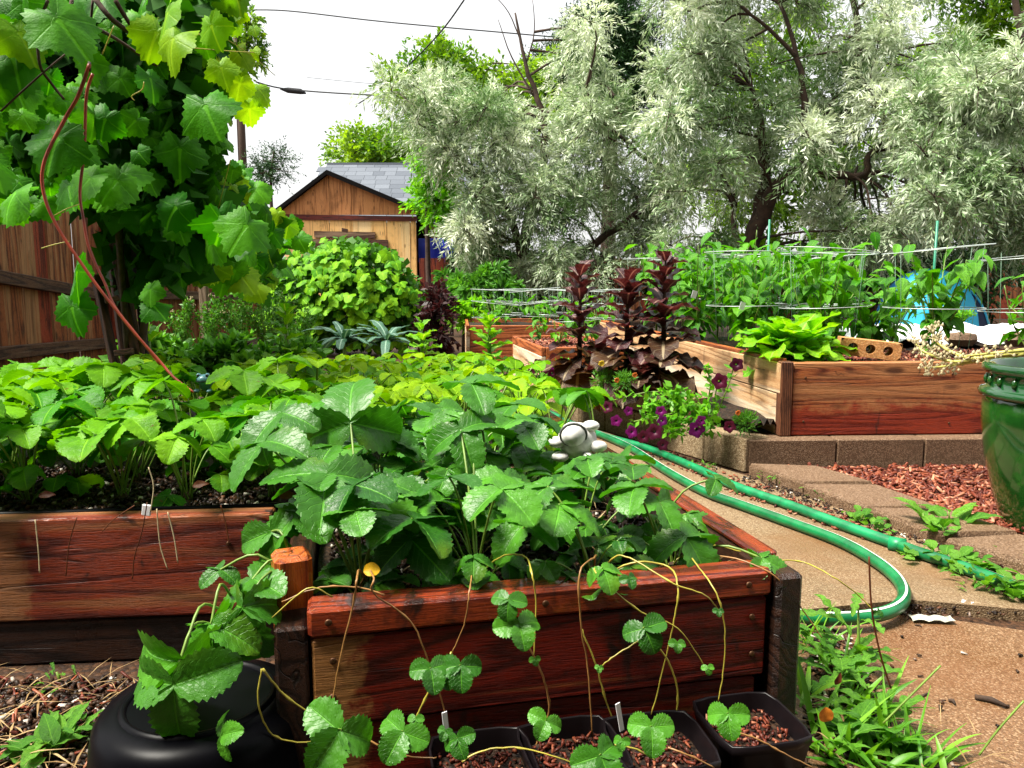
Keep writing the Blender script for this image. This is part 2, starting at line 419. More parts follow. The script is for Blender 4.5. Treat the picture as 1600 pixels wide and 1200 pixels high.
M['brown_leaf'] = leaf_mat('withered_leaf', (0.09, 0.022, 0.008), (0.16, 0.05, 0.015), 0.55, 0.15, (1, 1, 1))
M['onion'] = plain('bolted_stalk', (0.55, 0.52, 0.12), 0.45, var=0.3)
M['onion_head'] = plain('seed_head', (0.62, 0.52, 0.30), 0.7, var=0.4)
# timber
M['box_red'] = wood_mat('planter_red_stain', (0.17, 0.011, 0.004), (0.05, 0.004, 0.002), (0.26, 0.09, 0.022), 0.16, 0, 0.34, black=0.26, drip=0.42, endwear=(0.055, (0.40, 0.19, 0.06)))
M['box_cap'] = wood_mat('planter_cap_stain', (0.30, 0.045, 0.010), (0.10, 0.011, 0.005), None, 0, 0, 0.22, black=0.45, coat=0.4, drip=0.4)
M['box_dark'] = wood_mat('planter_wet_and_shade', (0.045, 0.018, 0.010), (0.012, 0.006, 0.005), None, 0, 0, 0.3, black=0.5)
M['post_orange'] = wood_mat('post_orange_stain', (0.56, 0.14, 0.022), (0.30, 0.055, 0.012), None, 0, 2, 0.22, coat=0.4, black=0.1)
M['bed_left'] = wood_mat('left_bed_stain', (0.27, 0.040, 0.012), (0.085, 0.010, 0.005), (0.34, 0.14, 0.05), 0.26, 0, 0.42, black=0.22, drip=0.28, endwear=(0.46, (0.36, 0.16, 0.06)))
M['bed_red'] = wood_mat('right_bed_stain', (0.40, 0.125, 0.036), (0.12, 0.022, 0.008), (0.48, 0.21, 0.08), 0.38, 0, 0.35, rings=75, black=0.14, band=(0.17, 0.23, (0.28, 0.018, 0.005)), drip=0.2)
M['bed_pale'] = wood_mat('right_bed_bleached', (0.56, 0.36, 0.19), (0.38, 0.19, 0.08), (0.72, 0.60, 0.44), 0.46, 0, 0.55, rings=45, bump=0.3, drip=0.12)
M['bed_rim'] = wood_mat('bed_rim_orange', (0.46, 0.13, 0.032), (0.20, 0.045, 0.012), None, 0, 0, 0.4)
M['endgrain'] = wood_mat('bed_end_board', (0.20, 0.075, 0.035), (0.05, 0.018, 0.010), None, 0, 2, 0.45, rings=140)
M['fence'] = wood_mat('cedar_fence_board', (0.27, 0.085, 0.025), (0.08, 0.020, 0.007), (0.34, 0.18, 0.075), 0.38, 2, 0.65, rings=30, drip=0.22)
M['fence_red'] = wood_mat('cedar_fence_board_red', (0.28, 0.045, 0.016), (0.08, 0.012, 0.006), None, 0.2, 2, 0.6, rings=30, drip=0.15)
M['fence_rail'] = wood_mat('cedar_fence_rail', (0.10, 0.05, 0.025), (0.035, 0.016, 0.010), (0.22, 0.15, 0.09), 0.3, 1, 0.7)
M['stake'] = wood_mat('trellis_stake', (0.10, 0.035, 0.015), (0.03, 0.012, 0.008), None, 0, 2, 0.6)
M['post_grey'] = wood_mat('grey_post', (0.30, 0.22, 0.15), (0.15, 0.10, 0.06), None, 0, 2, 0.7)
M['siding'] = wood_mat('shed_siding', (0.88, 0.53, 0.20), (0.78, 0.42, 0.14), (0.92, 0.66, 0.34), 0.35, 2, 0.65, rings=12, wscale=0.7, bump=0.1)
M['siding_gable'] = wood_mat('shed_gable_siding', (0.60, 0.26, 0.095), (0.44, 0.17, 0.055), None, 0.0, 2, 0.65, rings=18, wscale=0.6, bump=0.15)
M['trim'] = wood_mat('shed_trim_red', (0.15, 0.022, 0.012), (0.06, 0.010, 0.008), None, 0, 0, 0.5)
M['rustic'] = wood_mat('rustic_board', (0.12, 0.05, 0.028), (0.04, 0.018, 0.012), (0.28, 0.18, 0.11), 0.3, 0, 0.7)
M['bargeboard'] = plain('black_barge_board', (0.006, 0.005, 0.005), 0.9, 0.1)
t_ = NT('asphalt_shingle'); rn_ = t_.n('ObjectInfo').outputs['Random']; nz_ = t_.noise(t_.coord('Object'), 60.0, 3)
M['shingle'] = t_.done(t_.pbr(t_.mix(nz_, t_.mix(rn_, (0.06, 0.072, 0.09), (0.17, 0.19, 0.22)), (0.09, 0.10, 0.12)), 0.85, t_.bump(nz_, 0.4, 0.01), 0.2))
M['bark'] = plain('olive_bark', (0.055, 0.028, 0.016), 0.85, var=0.6, scale=14, bump=0.8)
M['twig'] = plain('thin_twig', (0.09, 0.055, 0.04), 0.8)
# mineral
M['soil'] = speckle('dark_soil', [(0.020, 0.012, 0.008), (0.035, 0.020, 0.012), (0.010, 0.007, 0.006), (0.05, 0.026, 0.014)], 160, 0.55, 1.0)
M['ground'] = speckle('garden_ground', [(0.05, 0.026, 0.014), (0.075, 0.036, 0.018), (0.028, 0.015, 0.010), (0.09, 0.042, 0.02)], 120, 0.6, 1.0)
M['patio'] = speckle('aggregate_patio', [(0.20, 0.108, 0.055), (0.25, 0.145, 0.078), (0.13, 0.066, 0.032), (0.22, 0.12, 0.062), (0.33, 0.215, 0.125), (0.17, 0.088, 0.042)], 330, 0.5, 0.6, (0.13, 0.045, 0.010), 0.75, 0.34)
M['patio2'] = speckle('aggregate_patio_far', [(0.22, 0.145, 0.078), (0.27, 0.185, 0.105), (0.15, 0.092, 0.05), (0.24, 0.16, 0.09), (0.35, 0.26, 0.16)], 330, 0.6, 0.5, (0.17, 0.085, 0.035), 0.5, 0.28)
M['block'] = speckle('concrete_block', [(0.26, 0.18, 0.10), (0.33, 0.24, 0.14), (0.18, 0.115, 0.06), (0.38, 0.29, 0.18)], 240, 0.8, 0.6, (0.13, 0.055, 0.02), 0.55)
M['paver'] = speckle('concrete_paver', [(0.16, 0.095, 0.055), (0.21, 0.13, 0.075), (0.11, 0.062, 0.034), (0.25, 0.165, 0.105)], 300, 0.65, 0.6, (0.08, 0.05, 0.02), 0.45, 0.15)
M['brick'] = speckle('cored_brick', [(0.55, 0.26, 0.09), (0.62, 0.33, 0.14), (0.44, 0.18, 0.06)], 200, 0.8, 0.4)
t_ = NT('bark_chip'); rn_ = t_.n('Attribute', {'attribute_name': 'rnd'}).outputs['Fac']
M['chip'] = t_.done(t_.pbr(t_.ramp(rn_, [(0, (0.055, 0.012, 0.008)), (0.45, (0.16, 0.035, 0.018)), (0.8, (0.26, 0.075, 0.035)), (1.0, (0.45, 0.22, 0.13))]), 0.45))
t_ = NT('soil_crumb'); rn_ = t_.n('Attribute', {'attribute_name': 'rnd'}).outputs['Fac']
M['crumb'] = t_.done(t_.pbr(t_.ramp(rn_, [(0, (0.010, 0.006, 0.005)), (0.6, (0.035, 0.018, 0.010)), (0.92, (0.10, 0.04, 0.018)), (0.97, (0.6, 0.55, 0.48))]), 0.45))
M['shade_wall'] = speckle('shade_wall_brick', [(0.10, 0.045, 0.03), (0.13, 0.06, 0.04), (0.08, 0.035, 0.025)], 12, 0.8, 0.3)
# manufactured
M['hose'] = plain('hose_green', (0.003, 0.17, 0.048), 0.36, var=0.5, scale=22, coat=0.1)
M['hose2'] = plain('hose_green_light', (0.004, 0.25, 0.085), 0.45, var=0.5, scale=22)
M['hose_stripe'] = plain('hose_stripe_white', (0.72, 0.80, 0.72), 0.35, var=0.1)
M['brass'] = plain('coupling_metal', (0.35, 0.42, 0.30), 0.35, metal=0.7)
M['glaze'] = plain('green_glaze', (0.012, 0.085, 0.010), 0.14, var=0.55, scale=9, coat=0.6, bump=0.05)
M['glaze_dark'] = plain('green_glaze_rim', (0.008, 0.055, 0.014), 0.12, var=0.5, scale=12, coat=0.6)
M['black_plastic'] = plain('black_plastic', (0.002, 0.002, 0.003), 0.34, 0.07, var=0.4, scale=7)
M['pot_plastic'] = plain('nursery_pot_plastic', (0.007, 0.005, 0.006), 0.35, 0.2, var=0.4, scale=20)
M['white_cloth'] = plain('white_cloth', (0.78, 0.79, 0.80), 0.8, var=0.12, scale=8, bump=0.3)
M['white_ceramic'] = plain('white_ceramic', (0.80, 0.79, 0.75), 0.6, var=0.4, scale=45, bump=0.3)
M['grey_joint'] = plain('grey_line', (0.12, 0.12, 0.12), 0.6)
M['frog_blue'] = plain('frog_glaze_blue', (0.16, 0.38, 0.44), 0.3, var=0.45, scale=60)
M['wire'] = plain('galvanised_wire', (0.50, 0.56, 0.54), 0.45, metal=0.3, var=0.2)
M['wire_green'] = plain('green_coated_wire', (0.10, 0.20, 0.12), 0.4)
M['stake_green'] = plain('green_stake', (0.012, 0.22, 0.12), 0.4)
M['tent'] = plain('tent_blue', (0.01, 0.22, 0.62), 0.55, var=0.2, scale=5)
M['tent_light'] = plain('tent_cyan', (0.02, 0.42, 0.66), 0.55, var=0.15, scale=5)
M['tent_dark'] = plain('tent_inside_shade', (0.008, 0.02, 0.06), 0.7)
M['tarp'] = plain('blue_tarp', (0.006, 0.02, 0.42), 0.55, var=0.3, scale=4)
M['label_white'] = plain('plastic_label', (0.75, 0.75, 0.78), 0.4, var=0.08)
M['cable'] = plain('cable_black', (0.010, 0.010, 0.012), 0.6)
M['screw'] = plain('rusty_screw', (0.10, 0.045, 0.02), 0.5, metal=0.6)
M['black'] = plain('matt_black', (0.004, 0.004, 0.004), 0.8)
M['film'] = plain('plastic_film', (0.62, 0.60, 0.48), 0.15, var=0.4, scale=60, bump=0.8)

# ------------------------------------------------------------------ leaf shapes
def blade_vf(L, wf, nu=16, nv=6, fold=0.25, droop=0.15, pleat=0.0, npl=8, serr=0.0, teeth=9, wave=0.0, nwave=4, slant=0.45, curl=0.0, seed=0):
    """leaf blade along +Y, normal +Z; wf(u) half width / L"""
    rr = random.Random(seed); ph = rr.uniform(0, 6)
    v = []; f = []; uv = []
    for i in range(nu + 1):
        u = i / nu
        hw = wf(u) * L
        if serr:
            tt = (u * teeth) % 1.0
            hw *= 1 + serr * ((tt if tt < 0.65 else (1 - tt) / 0.35 * 0.65) - 0.3)
        ang = droop * u * u * 1.6
        for j in range(nv + 1):
            c = 2 * j / nv - 1
            x = c * hw
            y = L * (u + slant * 0.35 * abs(c) * wf(u))
            z = abs(c) ** 1.15 * hw * fold - curl * L * c * c * wf(u)
            if pleat:
                z += pleat * L * abs(math.sin((u - 0.28 * abs(c)) * npl * PI)) * (1 - abs(c) ** 4) * min(1, abs(c) * 4) * min(1, u * 6)
            if wave: z += wave * L * abs(c) ** 2 * math.sin(u * nwave * 2 * PI + ph + (1.7 if c > 0 else 0))
            yy = y - L * 0.12 * droop * u * u * u
            z -= L * droop * 0.5 * u * u
            v.append((x, yy, z)); uv.append((u, 0.5 + c * 0.5))
    w_ = nv + 1
    for i in range(nu):
        for j in range(nv):
            a = i * w_ + j
            f.append((a, a + 1, a + w_ + 1, a + w_))
    return v, f, uv
def wf_straw(u): return 0.035 + 0.44 * (math.sin(PI * min(1, u ** 0.80 * 0.985 + 0.012)) ** 0.62) * (1 - 0.12 * (1 - u))
def wf_slim(u): return 0.80 * wf_straw(u)
def wf_pepper(u): return 0.23 * (math.sin(PI * u ** 0.72) ** 0.9)
def wf_lance(u): return 0.12 * math.sin(PI * u ** 0.8)
def wf_lettuce(u): return 0.07 + 0.27 * (math.sin(PI * min(1, u * 0.93) ** 1.3) ** 0.9) if u < 0.999 else 0.03
def wf_kale(u): return 0.035 + 0.10 * math.sin(PI * min(1, u * 0.97) ** 1.1) ** 0.7 if u < 0.999 else 0.01

def trifoliate(seed, h, out, size, blade_mat, tilt=0.25, hi=True, droopk=1.0, petiole=True, wf=None, foldk=1.0):
    """one strawberry leaf: curved petiole from the crown, three toothed pleated leaflets"""
    rr = random.Random(seed); mb = MB()
    tipp = Vector((0, out, h))
    if petiole:
        pts = [Vector((0, 0, 0)), Vector((0, out * 0.25, h * 0.45)), Vector((0, out * 0.65, h * 0.85)), tipp]
        v, f = tube_vf(smooth_path(pts, 3), 0.0017, 5, False); mb.add(v, f, 1)
    for k, a in enumerate((0, 1.72 + rr.uniform(-0.2, 0.2), -1.72 + rr.uniform(-0.2, 0.2))):
        L = size * (1.0 if k == 0 else 0.92) * rr.uniform(0.93, 1.07)
        v, f, uv = blade_vf(L, wf or wf_straw, 18 if hi else 18, 8 if hi else 4, fold=foldk * rr.uniform(0.12, 0.45), droop=rr.uniform(0.15, 0.7) * droopk, pleat=0.034, npl=7, serr=0.30, teeth=9, wave=0.012, seed=seed + k)
        pit = rr.uniform(-0.25, 0.15) - tilt
        Mx = Matrix.Translation(tipp) @ Matrix.Rotation(a, 4, 'Z') @ Matrix.Rotation(pit, 4, 'X') @ Matrix.Rotation(rr.uniform(-0.25, 0.25), 4, 'Y') @ Matrix.Translation((0, -0.001, 0))
        mb.add([Mx @ Vector(p) for p in v], f, 0, uv)
    me = mb.mesh('strawberry_leaf', [blade_mat, M['petiole']]); me['tip_out'] = out; me['tip_h'] = h; return me

def palmate(seed, size, mat, na=40, nr=4, cup=0.2, lobes=5, depth=0.28, teeth=0.06):
    """grape / currant leaf, lobed, petiole notch at the origin, tip +Y"""
    rr = random.Random(seed); v = []; f = []; uv = []
    v.append((0, 0, 0)); uv.append((0.0, 0.5))
    ph = rr.uniform(0, 6)
    for i in range(1, nr + 1):
        q = i / nr
        for k in range(na):
            a = -PI + 2 * PI * k / (na - 1) * 0.995 + 0.008
            lob = 0.5 + 0.5 * math.cos(a * lobes)
            r = (0.62 + 0.38 * math.cos(a * 0.5) ** 1.0) * (1 - depth * (1 - lob)) * (0.78 + 0.22 * abs(math.cos(a / 2)))
            if abs(a) > 2.6: r *= 1 - 0.30 * (abs(a) - 2.6) / 0.54
            if i == nr: r *= 1 + teeth * (1 if k % 2 else -1)
            rq = r * q * size
            x = math.sin(a) * rq; y = math.cos(a) * rq
            vein = 0.5 + 0.5 * math.cos(a * lobes)
            z = -cup * size * q * q * (0.6 + 0.4 * math.sin(a * 2 + ph)) + 0.05 * size * (1 - vein) * q + 0.03 * size * math.sin(a * 5 + ph) * q * q
            v.append((x, y, z)); uv.append((q, (a / PI) * 0.5 + 0.5))
    for k in range(na - 1): f.append((0, 1 + k + 1, 1 + k))
    for i in range(nr - 1):
        for k in range(na - 1):
            a = 1 + i * na + k; f.append((a, a + 1, a + na + 1, a + na))
    return MB().add(v, f, 0, uv)

# cloud of small leaves as one numpy mesh
def cloud(name, base, tip, width, up, mat, rnd=None, mid=0.45, bend=0.0):
    """each leaf: base, two shoulders, tip (kite) from arrays (n,3); width (n,)"""
    n = len(base); d = tip - base; L = np.linalg.norm(d, axis=1, keepdims=True) + 1e-9
    s = np.cross(d, up); s /= (np.linalg.norm(s, axis=1, keepdims=True) + 1e-9)
    nn = np.cross(s, d / L)
    m = base + d * mid + nn * L * bend
    v = np.empty((n, 4, 3), np.float32)
    v[:, 0] = base; v[:, 1] = m + s * width[:, None]; v[:, 2] = tip; v[:, 3] = m - s * width[:, None]
    me = bpy.data.meshes.new(name)
    me.vertices.add(n * 4); me.vertices.foreach_set('co', v.ravel())
    me.loops.add(n * 4); me.loops.foreach_set('vertex_index', np.arange(n * 4, dtype=np.int32))
    me.polygons.add(n); me.polygons.foreach_set('loop_start', np.arange(0, n * 4, 4, dtype=np.int32))
    me.update(calc_edges=True)
    at = me.attributes.new('rnd', 'FLOAT', 'FACE')
    if rnd is None: rnd = NR.random(n)
    at.data.foreach_set('value', rnd.astype(np.float32))
    me.materials.append(mat); return me
def unit(a): return a / (np.linalg.norm(a, axis=1, keepdims=True) + 1e-9)

def sprays(centers, radii, nspray, nleaf, llen, lwid, droop=0.5, spread=0.9, tw=None):
    """leaves set along drooping twigs that radiate from cluster centres; returns arrays and per-leaf random"""
    B, T, Wd, U, K = [], [], [], [], []
    for c, r in zip(centers, radii):
        c = np.array(c); tone = NR.normal(0, 0.26)
        d = unit(NR.normal(0, 1, (nspray, 3)) + np.array([0, 0, 0.25]))
        o = c + d * r * NR.uniform(0.0, 0.45, (nspray, 1))
        ln = r * NR.uniform(0.5, 1.05, (nspray, 1))
        t = np.linspace(0.12, 1, nleaf)[None, :, None]
        p = o[:, None, :] + d[:, None, :] * ln[:, None, :] * t
        p[:, :, 2] -= (droop * ln * (t[:, :, 0] ** 2))
        dd = d[:, None, :] + np.zeros_like(p); dd[:, :, 2] -= 2 * droop * t[:, :, 0]
        dd = unit(dd.reshape(-1, 3)); pp = p.reshape(-1, 3); n = len(pp)
        side = NR.normal(0, 1, (n, 3)); side -= dd * (side * dd).sum(1, keepdims=True); side = unit(side)
        ld = unit(dd + side * spread + np.array([0, 0, -0.15]))
        L = llen * NR.uniform(0.6, 1.2, (n, 1))
        B.append(pp); T.append(pp + ld * L); Wd.append(lwid * NR.uniform(0.7, 1.2, n))
        U.append(unit(NR.normal(0, 1, (n, 3)) + np.array([0, 0, 0.9])))
        K.append(np.clip(NR.normal(0.45 + tone, 0.22, n), 0, 1))
    return [np.concatenate(x) for x in (B, T, Wd, U, K)]

def in_poly(x, y, poly):
    c = False; j = len(poly) - 1
    for i in range(len(poly)):
        xi, yi = poly[i]; xj, yj = poly[j]
        if (yi > y) != (yj > y) and x < (xj - xi) * (y - yi) / (yj - yi) + xi: c = not c
        j = i
    return c
def poly_pts(poly, n, seed=0):
    rr = random.Random(seed); xs = [p[0] for p in poly]; ys = [p[1] for p in poly]; out = []
    while len(out) < n:
        x = rr.uniform(min(xs), max(xs)); y = rr.uniform(min(ys), max(ys))
        if in_poly(x, y, poly): out.append((x, y))
    return out

# ------------------------------------------------------------------ ground
def sheet(name, poly, z, mat, thick=0.0):
    n = len(poly); mb = MB()
    v = [(p[0], p[1], z) for p in poly]
    if thick:
        v += [(p[0], p[1], z - thick) for p in poly]
        f = [tuple(range(n))] + [(i, i + n, (i + 1) % n + n, (i + 1) % n) for i in range(n)]
    else: f = [tuple(range(n))]
    return link(name, mb.add(v, f).mesh(name, mat, False))
g = sheet('ground', [(-300, -60), (300, -60), (300, 600), (-300, 600)], -0.012, M['ground']); tag(g, kind='structure')

def gp(*a): return G(*a).xy
near = [gp(1235, 1200), (0.40, 0.55), (2.6, 0.55), (2.6, 1.52), gp(1600, 985), gp(1420, 958), gp(1235, 975)]
far = [gp(1245, 963), gp(1420, 946), gp(1600, 962), (1.75, 1.47), (1.12, 1.62), (0.93, 1.92), (0.74, 2.40), (0.42, 3.03), (0.22, 3.45), (-0.05, 4.3), (-0.65, 4.3), (-0.15, 2.9), (0.16, 1.9), (0.40, 1.2)]
o = sheet('patio', near, 0.0, M['patio'], 0.03); tag(o, 'wet aggregate concrete slab nearest the camera', kind='structure')
o = sheet('patio_path', far, 0.012, M['patio2'], 0.04); tag(o, kind='structure')

# added, unseen: wall and eaves behind the viewer, cutting frontal sky light
hw = MB()
for x0, x1, y0, y1, z0, z1 in ((-7, 4.5, -1.5, -1.2, -0.1, 4.9), (-7.4, 4.9, -1.7, -0.75, 4.905, 5.05)):
    v, f = box_vf(x0, x1, y0, y1, z0, z1); hw.add(v, f)
o = link('added_shade_wall', hw.mesh('added_shade_wall', M['shade_wall'], False)); tag(o, kind='structure')

# ------------------------------------------------------------------ boards
def board(name, p0, p1, thick, z0, z1, mat, parent=None, bev=0.003, along='x', rough=0.0015, nseg=8, out=1):
    """board from ground point p0 to p1, front face on the line, thickness away from the viewer's left-normal; local X along it"""
    p0 = Vector((p0[0], p0[1], 0)); p1 = Vector((p1[0], p1[1], 0)); d = p1 - p0; L = d.length
    ang = math.atan2(d.y, d.x)
    y0, y1 = (0, thick) if out > 0 else (-thick, 0)
    v, f = box_vf(0, L, y0, y1, z0, z1, bev)
    me = MB().add(v, f).mesh(name, mat, False)
    o = link(name, me, parent)
    off = parent.location if parent is not None else Vector((0, 0, 0))
    o.location = p0 - off; o.rotation_euler = (0, 0, ang); return o

# front planter: frame axes
FA = rad(12.5); FO = Vector((-0.233, 0.852, 0))
fx = Vector((math.cos(FA), math.sin(FA), 0)); fy = Vector((-math.sin(FA), math.cos(FA), 0))
def F(a, b, z=0.0): return FO + fx * a + fy * b + Vector((0, 0, z))
FW, FL = 0.585, 1.75
bx = empty('wooden_planter', F(0.3, 0.0), 'red stained low timber planter in front, strawberry runners hanging over its face', 'planter')
board('plank', F(0, 0), F(FW, 0), 0.038, 0.098, 0.207, M['box_red'], bx)
board('plank', F(0.002, 0.004), F(FW - 0.01, 0.004), 0.036, -0.01, 0.094, M['box_red'], bx)
board('cap_plank', F(-0.004, -0.003), F(FW + 0.006, -0.003), 0.044, 0.209, 0.246, M['box_cap'], bx, 0.005)
board('side_plank', F(FW + 0.008, FL), F(FW + 0.008, -0.012), 0.038, -0.01, 0.240, M['box_dark'], bx, 0.006)
board('side_plank', F(FW + 0.010, FL), F(FW + 0.010, 0.05), 0.034, 0.2405, 0.250, M['box_cap'], bx, 0.003)
board('side_plank', F(-0.042, FL), F(-0.042, 0.0), 0.038, -0.01, 0.225, M['box_dark'], bx, 0.004)  # left board: its shade is put into the dark colour
board('back_plank', F(0, FL), F(FW, FL), 0.038, 0.0, 0.23, M['box_red'], bx)
def upright(name, p, w_, d_, z0, z1, mat, parent, rz=0.0, bev=0.004):
    v, f = box_vf(-w_ / 2, w_ / 2, -d_ / 2, d_ / 2, z0, z1, bev)
    o = link(name, MB().add(v, f).mesh(name, mat, False), parent)
    off = parent.location if parent is not None else Vector((0, 0, 0))
    o.location = (p[0] - off.x, p[1] - off.y, -off.z); o.rotation_euler = (0, 0, rz); return o
upright('corner_post', F(-0.024, 0.075), 0.045, 0.045, 0.0, 0.290, M['post_orange'], bx, FA + 0.2, 0.006)
def screws(par, pts, ang):
    v, f = lathe_vf([(0.0001, 0.0), (0.0040, 0.0), (0.0044, 0.0012), (0.0030, 0.0022), (0.0001, 0.0018)], 10)
    me = MB().add(v, f).mesh('screw', M['screw'])
    for p in pts: link('screw', me, par, Vector(p) - par.location, (PI / 2, 0, ang))
screws(bx, [F(0.022, -0.0004, 0.135), F(0.024, -0.0004, 0.180), F(FW - 0.02, -0.0004, 0.130), F(FW - 0.022, -0.0004, 0.182), F(0.28, -0.0034, 0.228), F(FW - 0.03, -0.0034, 0.228), F(0.02, -0.0034, 0.229)], FA)
def soil_in(name, quad, z, mat, n=14, amp=0.012, parent=None, kind=None):
    v = []; f = []
    a, b, c, d = [Vector((q[0], q[1], 0)) for q in quad]
    for i in range(n + 1):
        for j in range(n + 1):
            s_, t = i / n, j / n
            p = (a * (1 - s_) + b * s_) * (1 - t) + (d * (1 - s_) + c * s_) * t
            v.append((p.x, p.y, z + R.uniform(-amp, amp)))
    for i in range(n):
        for j in range(n):
            q = i * (n + 1) + j; f.append((q, q + n + 1, q + n + 2, q + 1))
    o = link(name, MB().add(v, f).mesh(name, mat)); 
    if parent is not None:
        o.parent = parent; o.location = -parent.location
    else: tag(o, kind='structure')
    return o
soil_in('soil', [F(0.0, 0.03), F(FW, 0.03), F(FW, FL), F(0.0, FL)], 0.195, M['soil'], 26, 0.012, bx)

# left bed
LB0, LB1 = Vector((-1.25, 1.165, 0)), Vector((-0.40, 1.245, 0))
lb = empty('wooden_planter', (-0.8, 1.2, 0), 'long red brown timber bed at left holding a row of strawberry plants', 'planter')
board('plank', LB0, LB1, 0.038, 0.068, 0.240, M['bed_left'], lb)
board('plank', LB0 + Vector((0, 0.006, 0)), LB1 + Vector((0, 0.006, 0)), 0.034, -0.01, 0.065, M['box_dark'], lb)
board('back_plank', LB0 + Vector((0, 1.25, 0)), LB1 + Vector((-0.2, 1.25, 0)), 0.038, 0.0, 0.235, M['bed_left'], lb)
soil_in('soil', [LB0 + Vector((0, 0.03, 0)), LB1 + Vector((0.0, 0.03, 0)), LB1 + Vector((-0.28, 1.25, 0)), LB0 + Vector((0, 1.25, 0))], 0.222, M['soil'], 20, 0.012, lb)
screws(lb, [Vector((-0.47, 1.2377, 0.11)), Vector((-0.47, 1.2377, 0.19)), Vector((-0.86, 1.2012, 0.10)), Vector((-0.86, 1.2012, 0.20))], math.atan2(0.08, 0.85))
# black liner lip and small staple tag
v, f = tube_vf([LB0 + Vector((0, 0.045, 0.238)), (LB0 + LB1) / 2 + Vector((0, 0.045, 0.236)), LB1 + Vector((0, 0.045, 0.238))], 0.007, 6)
link('liner_edge', MB().add(v, f).mesh('liner_edge', M['black_plastic']), lb, -lb.location)

# scattered crumbs / chips as real slivers
def slivers(name, poly, z, n, l, w_, th, mat, tilt=0.35, rndpow=1.0, zj=0.004):
    pts = []; xs = [p[0] for p in poly]; ys = [p[1] for p in poly]; rr = random.Random(n)
    while len(pts) < n:
        x = rr.uniform(min(xs), max(xs)); y = rr.uniform(min(ys), max(ys))
        if in_poly(x, y, poly): pts.append((x, y))
    pts = np.array(pts); n = len(pts)
    a = NR.uniform(0, 2 * PI, n); ti = NR.normal(0, tilt, n)
    L = l * NR.uniform(0.35, 1.3, n) / 2; W_ = w_ * NR.uniform(0.5, 1.3, n) / 2; H_ = th * NR.uniform(0.5, 1.4, n) / 2
    ex = np.stack([np.cos(a) * np.cos(ti), np.sin(a) * np.cos(ti), np.sin(ti)], 1)
    ey = np.stack([-np.sin(a), np.cos(a), np.zeros(n)], 1); ez = np.cross(ex, ey)
    c = np.stack([pts[:, 0], pts[:, 1], z + H_ + NR.uniform(0, zj, n)], 1)
    v = np.empty((n, 8, 3), np.float32); k = 0
    for sz in (-1, 1):
        for sy in (-1, 1):
            for sx in (-1, 1):
                tp = 0.55 if sx > 0 else 1.0
                v[:, k] = c + ex * (L * sx)[:, None] + ey * (W_ * sy * tp)[:, None] + ez * (H_ * sz)[:, None]; k += 1
    q = np.array([(0, 2, 3, 1), (4, 5, 7, 6), (0, 1, 5, 4), (2, 6, 7, 3), (0, 4, 6, 2), (1, 3, 7, 5)], np.int32)
    li = (q[None] + (np.arange(n) * 8)[:, None, None]).ravel().astype(np.int32)
    me = bpy.data.meshes.new(name); me.vertices.add(n * 8); me.vertices.foreach_set('co', v.ravel())
    me.loops.add(len(li)); me.loops.foreach_set('vertex_index', li)
    me.polygons.add(n * 6); me.polygons.foreach_set('loop_start', np.arange(0, n * 24, 4, dtype=np.int32)); me.update(calc_edges=True)
    at = me.attributes.new('rnd', 'FLOAT', 'FACE'); at.data.foreach_set('value', np.repeat(NR.random(n) ** rndpow, 6).astype(np.float32))
    me.materials.append(mat); return link(name, me)
o = slivers('bark_mulch', [(0.90, 2.50), (2.2, 2.56), (2.2, 1.45), (1.26, 1.45), (1.05, 1.95)], 0.0, 9000, 0.032, 0.009, 0.006, M['chip'], 0.4, 1.0, 0.012)
tag(o, 'red brown bark mulch between the edging pavers and the right bed', 'mulch', kind='stuff')
o = slivers('bark_mulch', [(-1.3, 0.72), (-0.30, 0.72), (-0.28, 1.16), (-1.3, 1.13)], -0.004, 1300, 0.026, 0.004, 0.003, M['chip'], 0.5, 2.2, 0.010); tag(o, 'reddish bark shreds mixed in the soil before the left bed', 'mulch', kind='stuff')
leftsoil = [(-1.3, 0.72), (-0.30, 0.72), (-0.28, 1.16), (-1.3, 1.13)]
o = slivers('soil_crumbs', leftsoil, -0.008, 9000, 0.013, 0.006, 0.005, M['crumb'], 0.5, 1.3, 0.008); tag(o, 'dark crumbly soil in front of the left bed', 'soil', kind='stuff')
o = slivers('soil_crumbs', [F(-0.05, -0.35).xy, F(0.95, -0.35).xy, F(0.75, 0.02).xy, F(-0.05, -0.002).xy], -0.008, 5000, 0.014, 0.006, 0.005, M['crumb'], 0.5, 1.5, 0.006); tag(o, 'dark soil around the small nursery pots', 'soil', kind='stuff')
o = slivers('soil_crumbs', [F(0.02, 0.05).xy, F(FW - 0.02, 0.05).xy, F(FW - 0.02, 0.8).xy, F(0.02, 0.8).xy], 0.2, 5000, 0.012, 0.006, 0.005, M['crumb'], 0.6, 1.5, 0.008); tag(o, 'black potting soil inside the front planter', 'soil', kind='stuff')
o = slivers('soil_crumbs', [(-1.2, 1.22), (-0.42, 1.29), (-0.5, 1.6), (-1.2, 1.6)], 0.226, 4000, 0.012, 0.006, 0.005, M['crumb'], 0.6, 1.5, 0.008); tag(o, 'black potting soil inside the left bed', 'soil', kind='stuff')
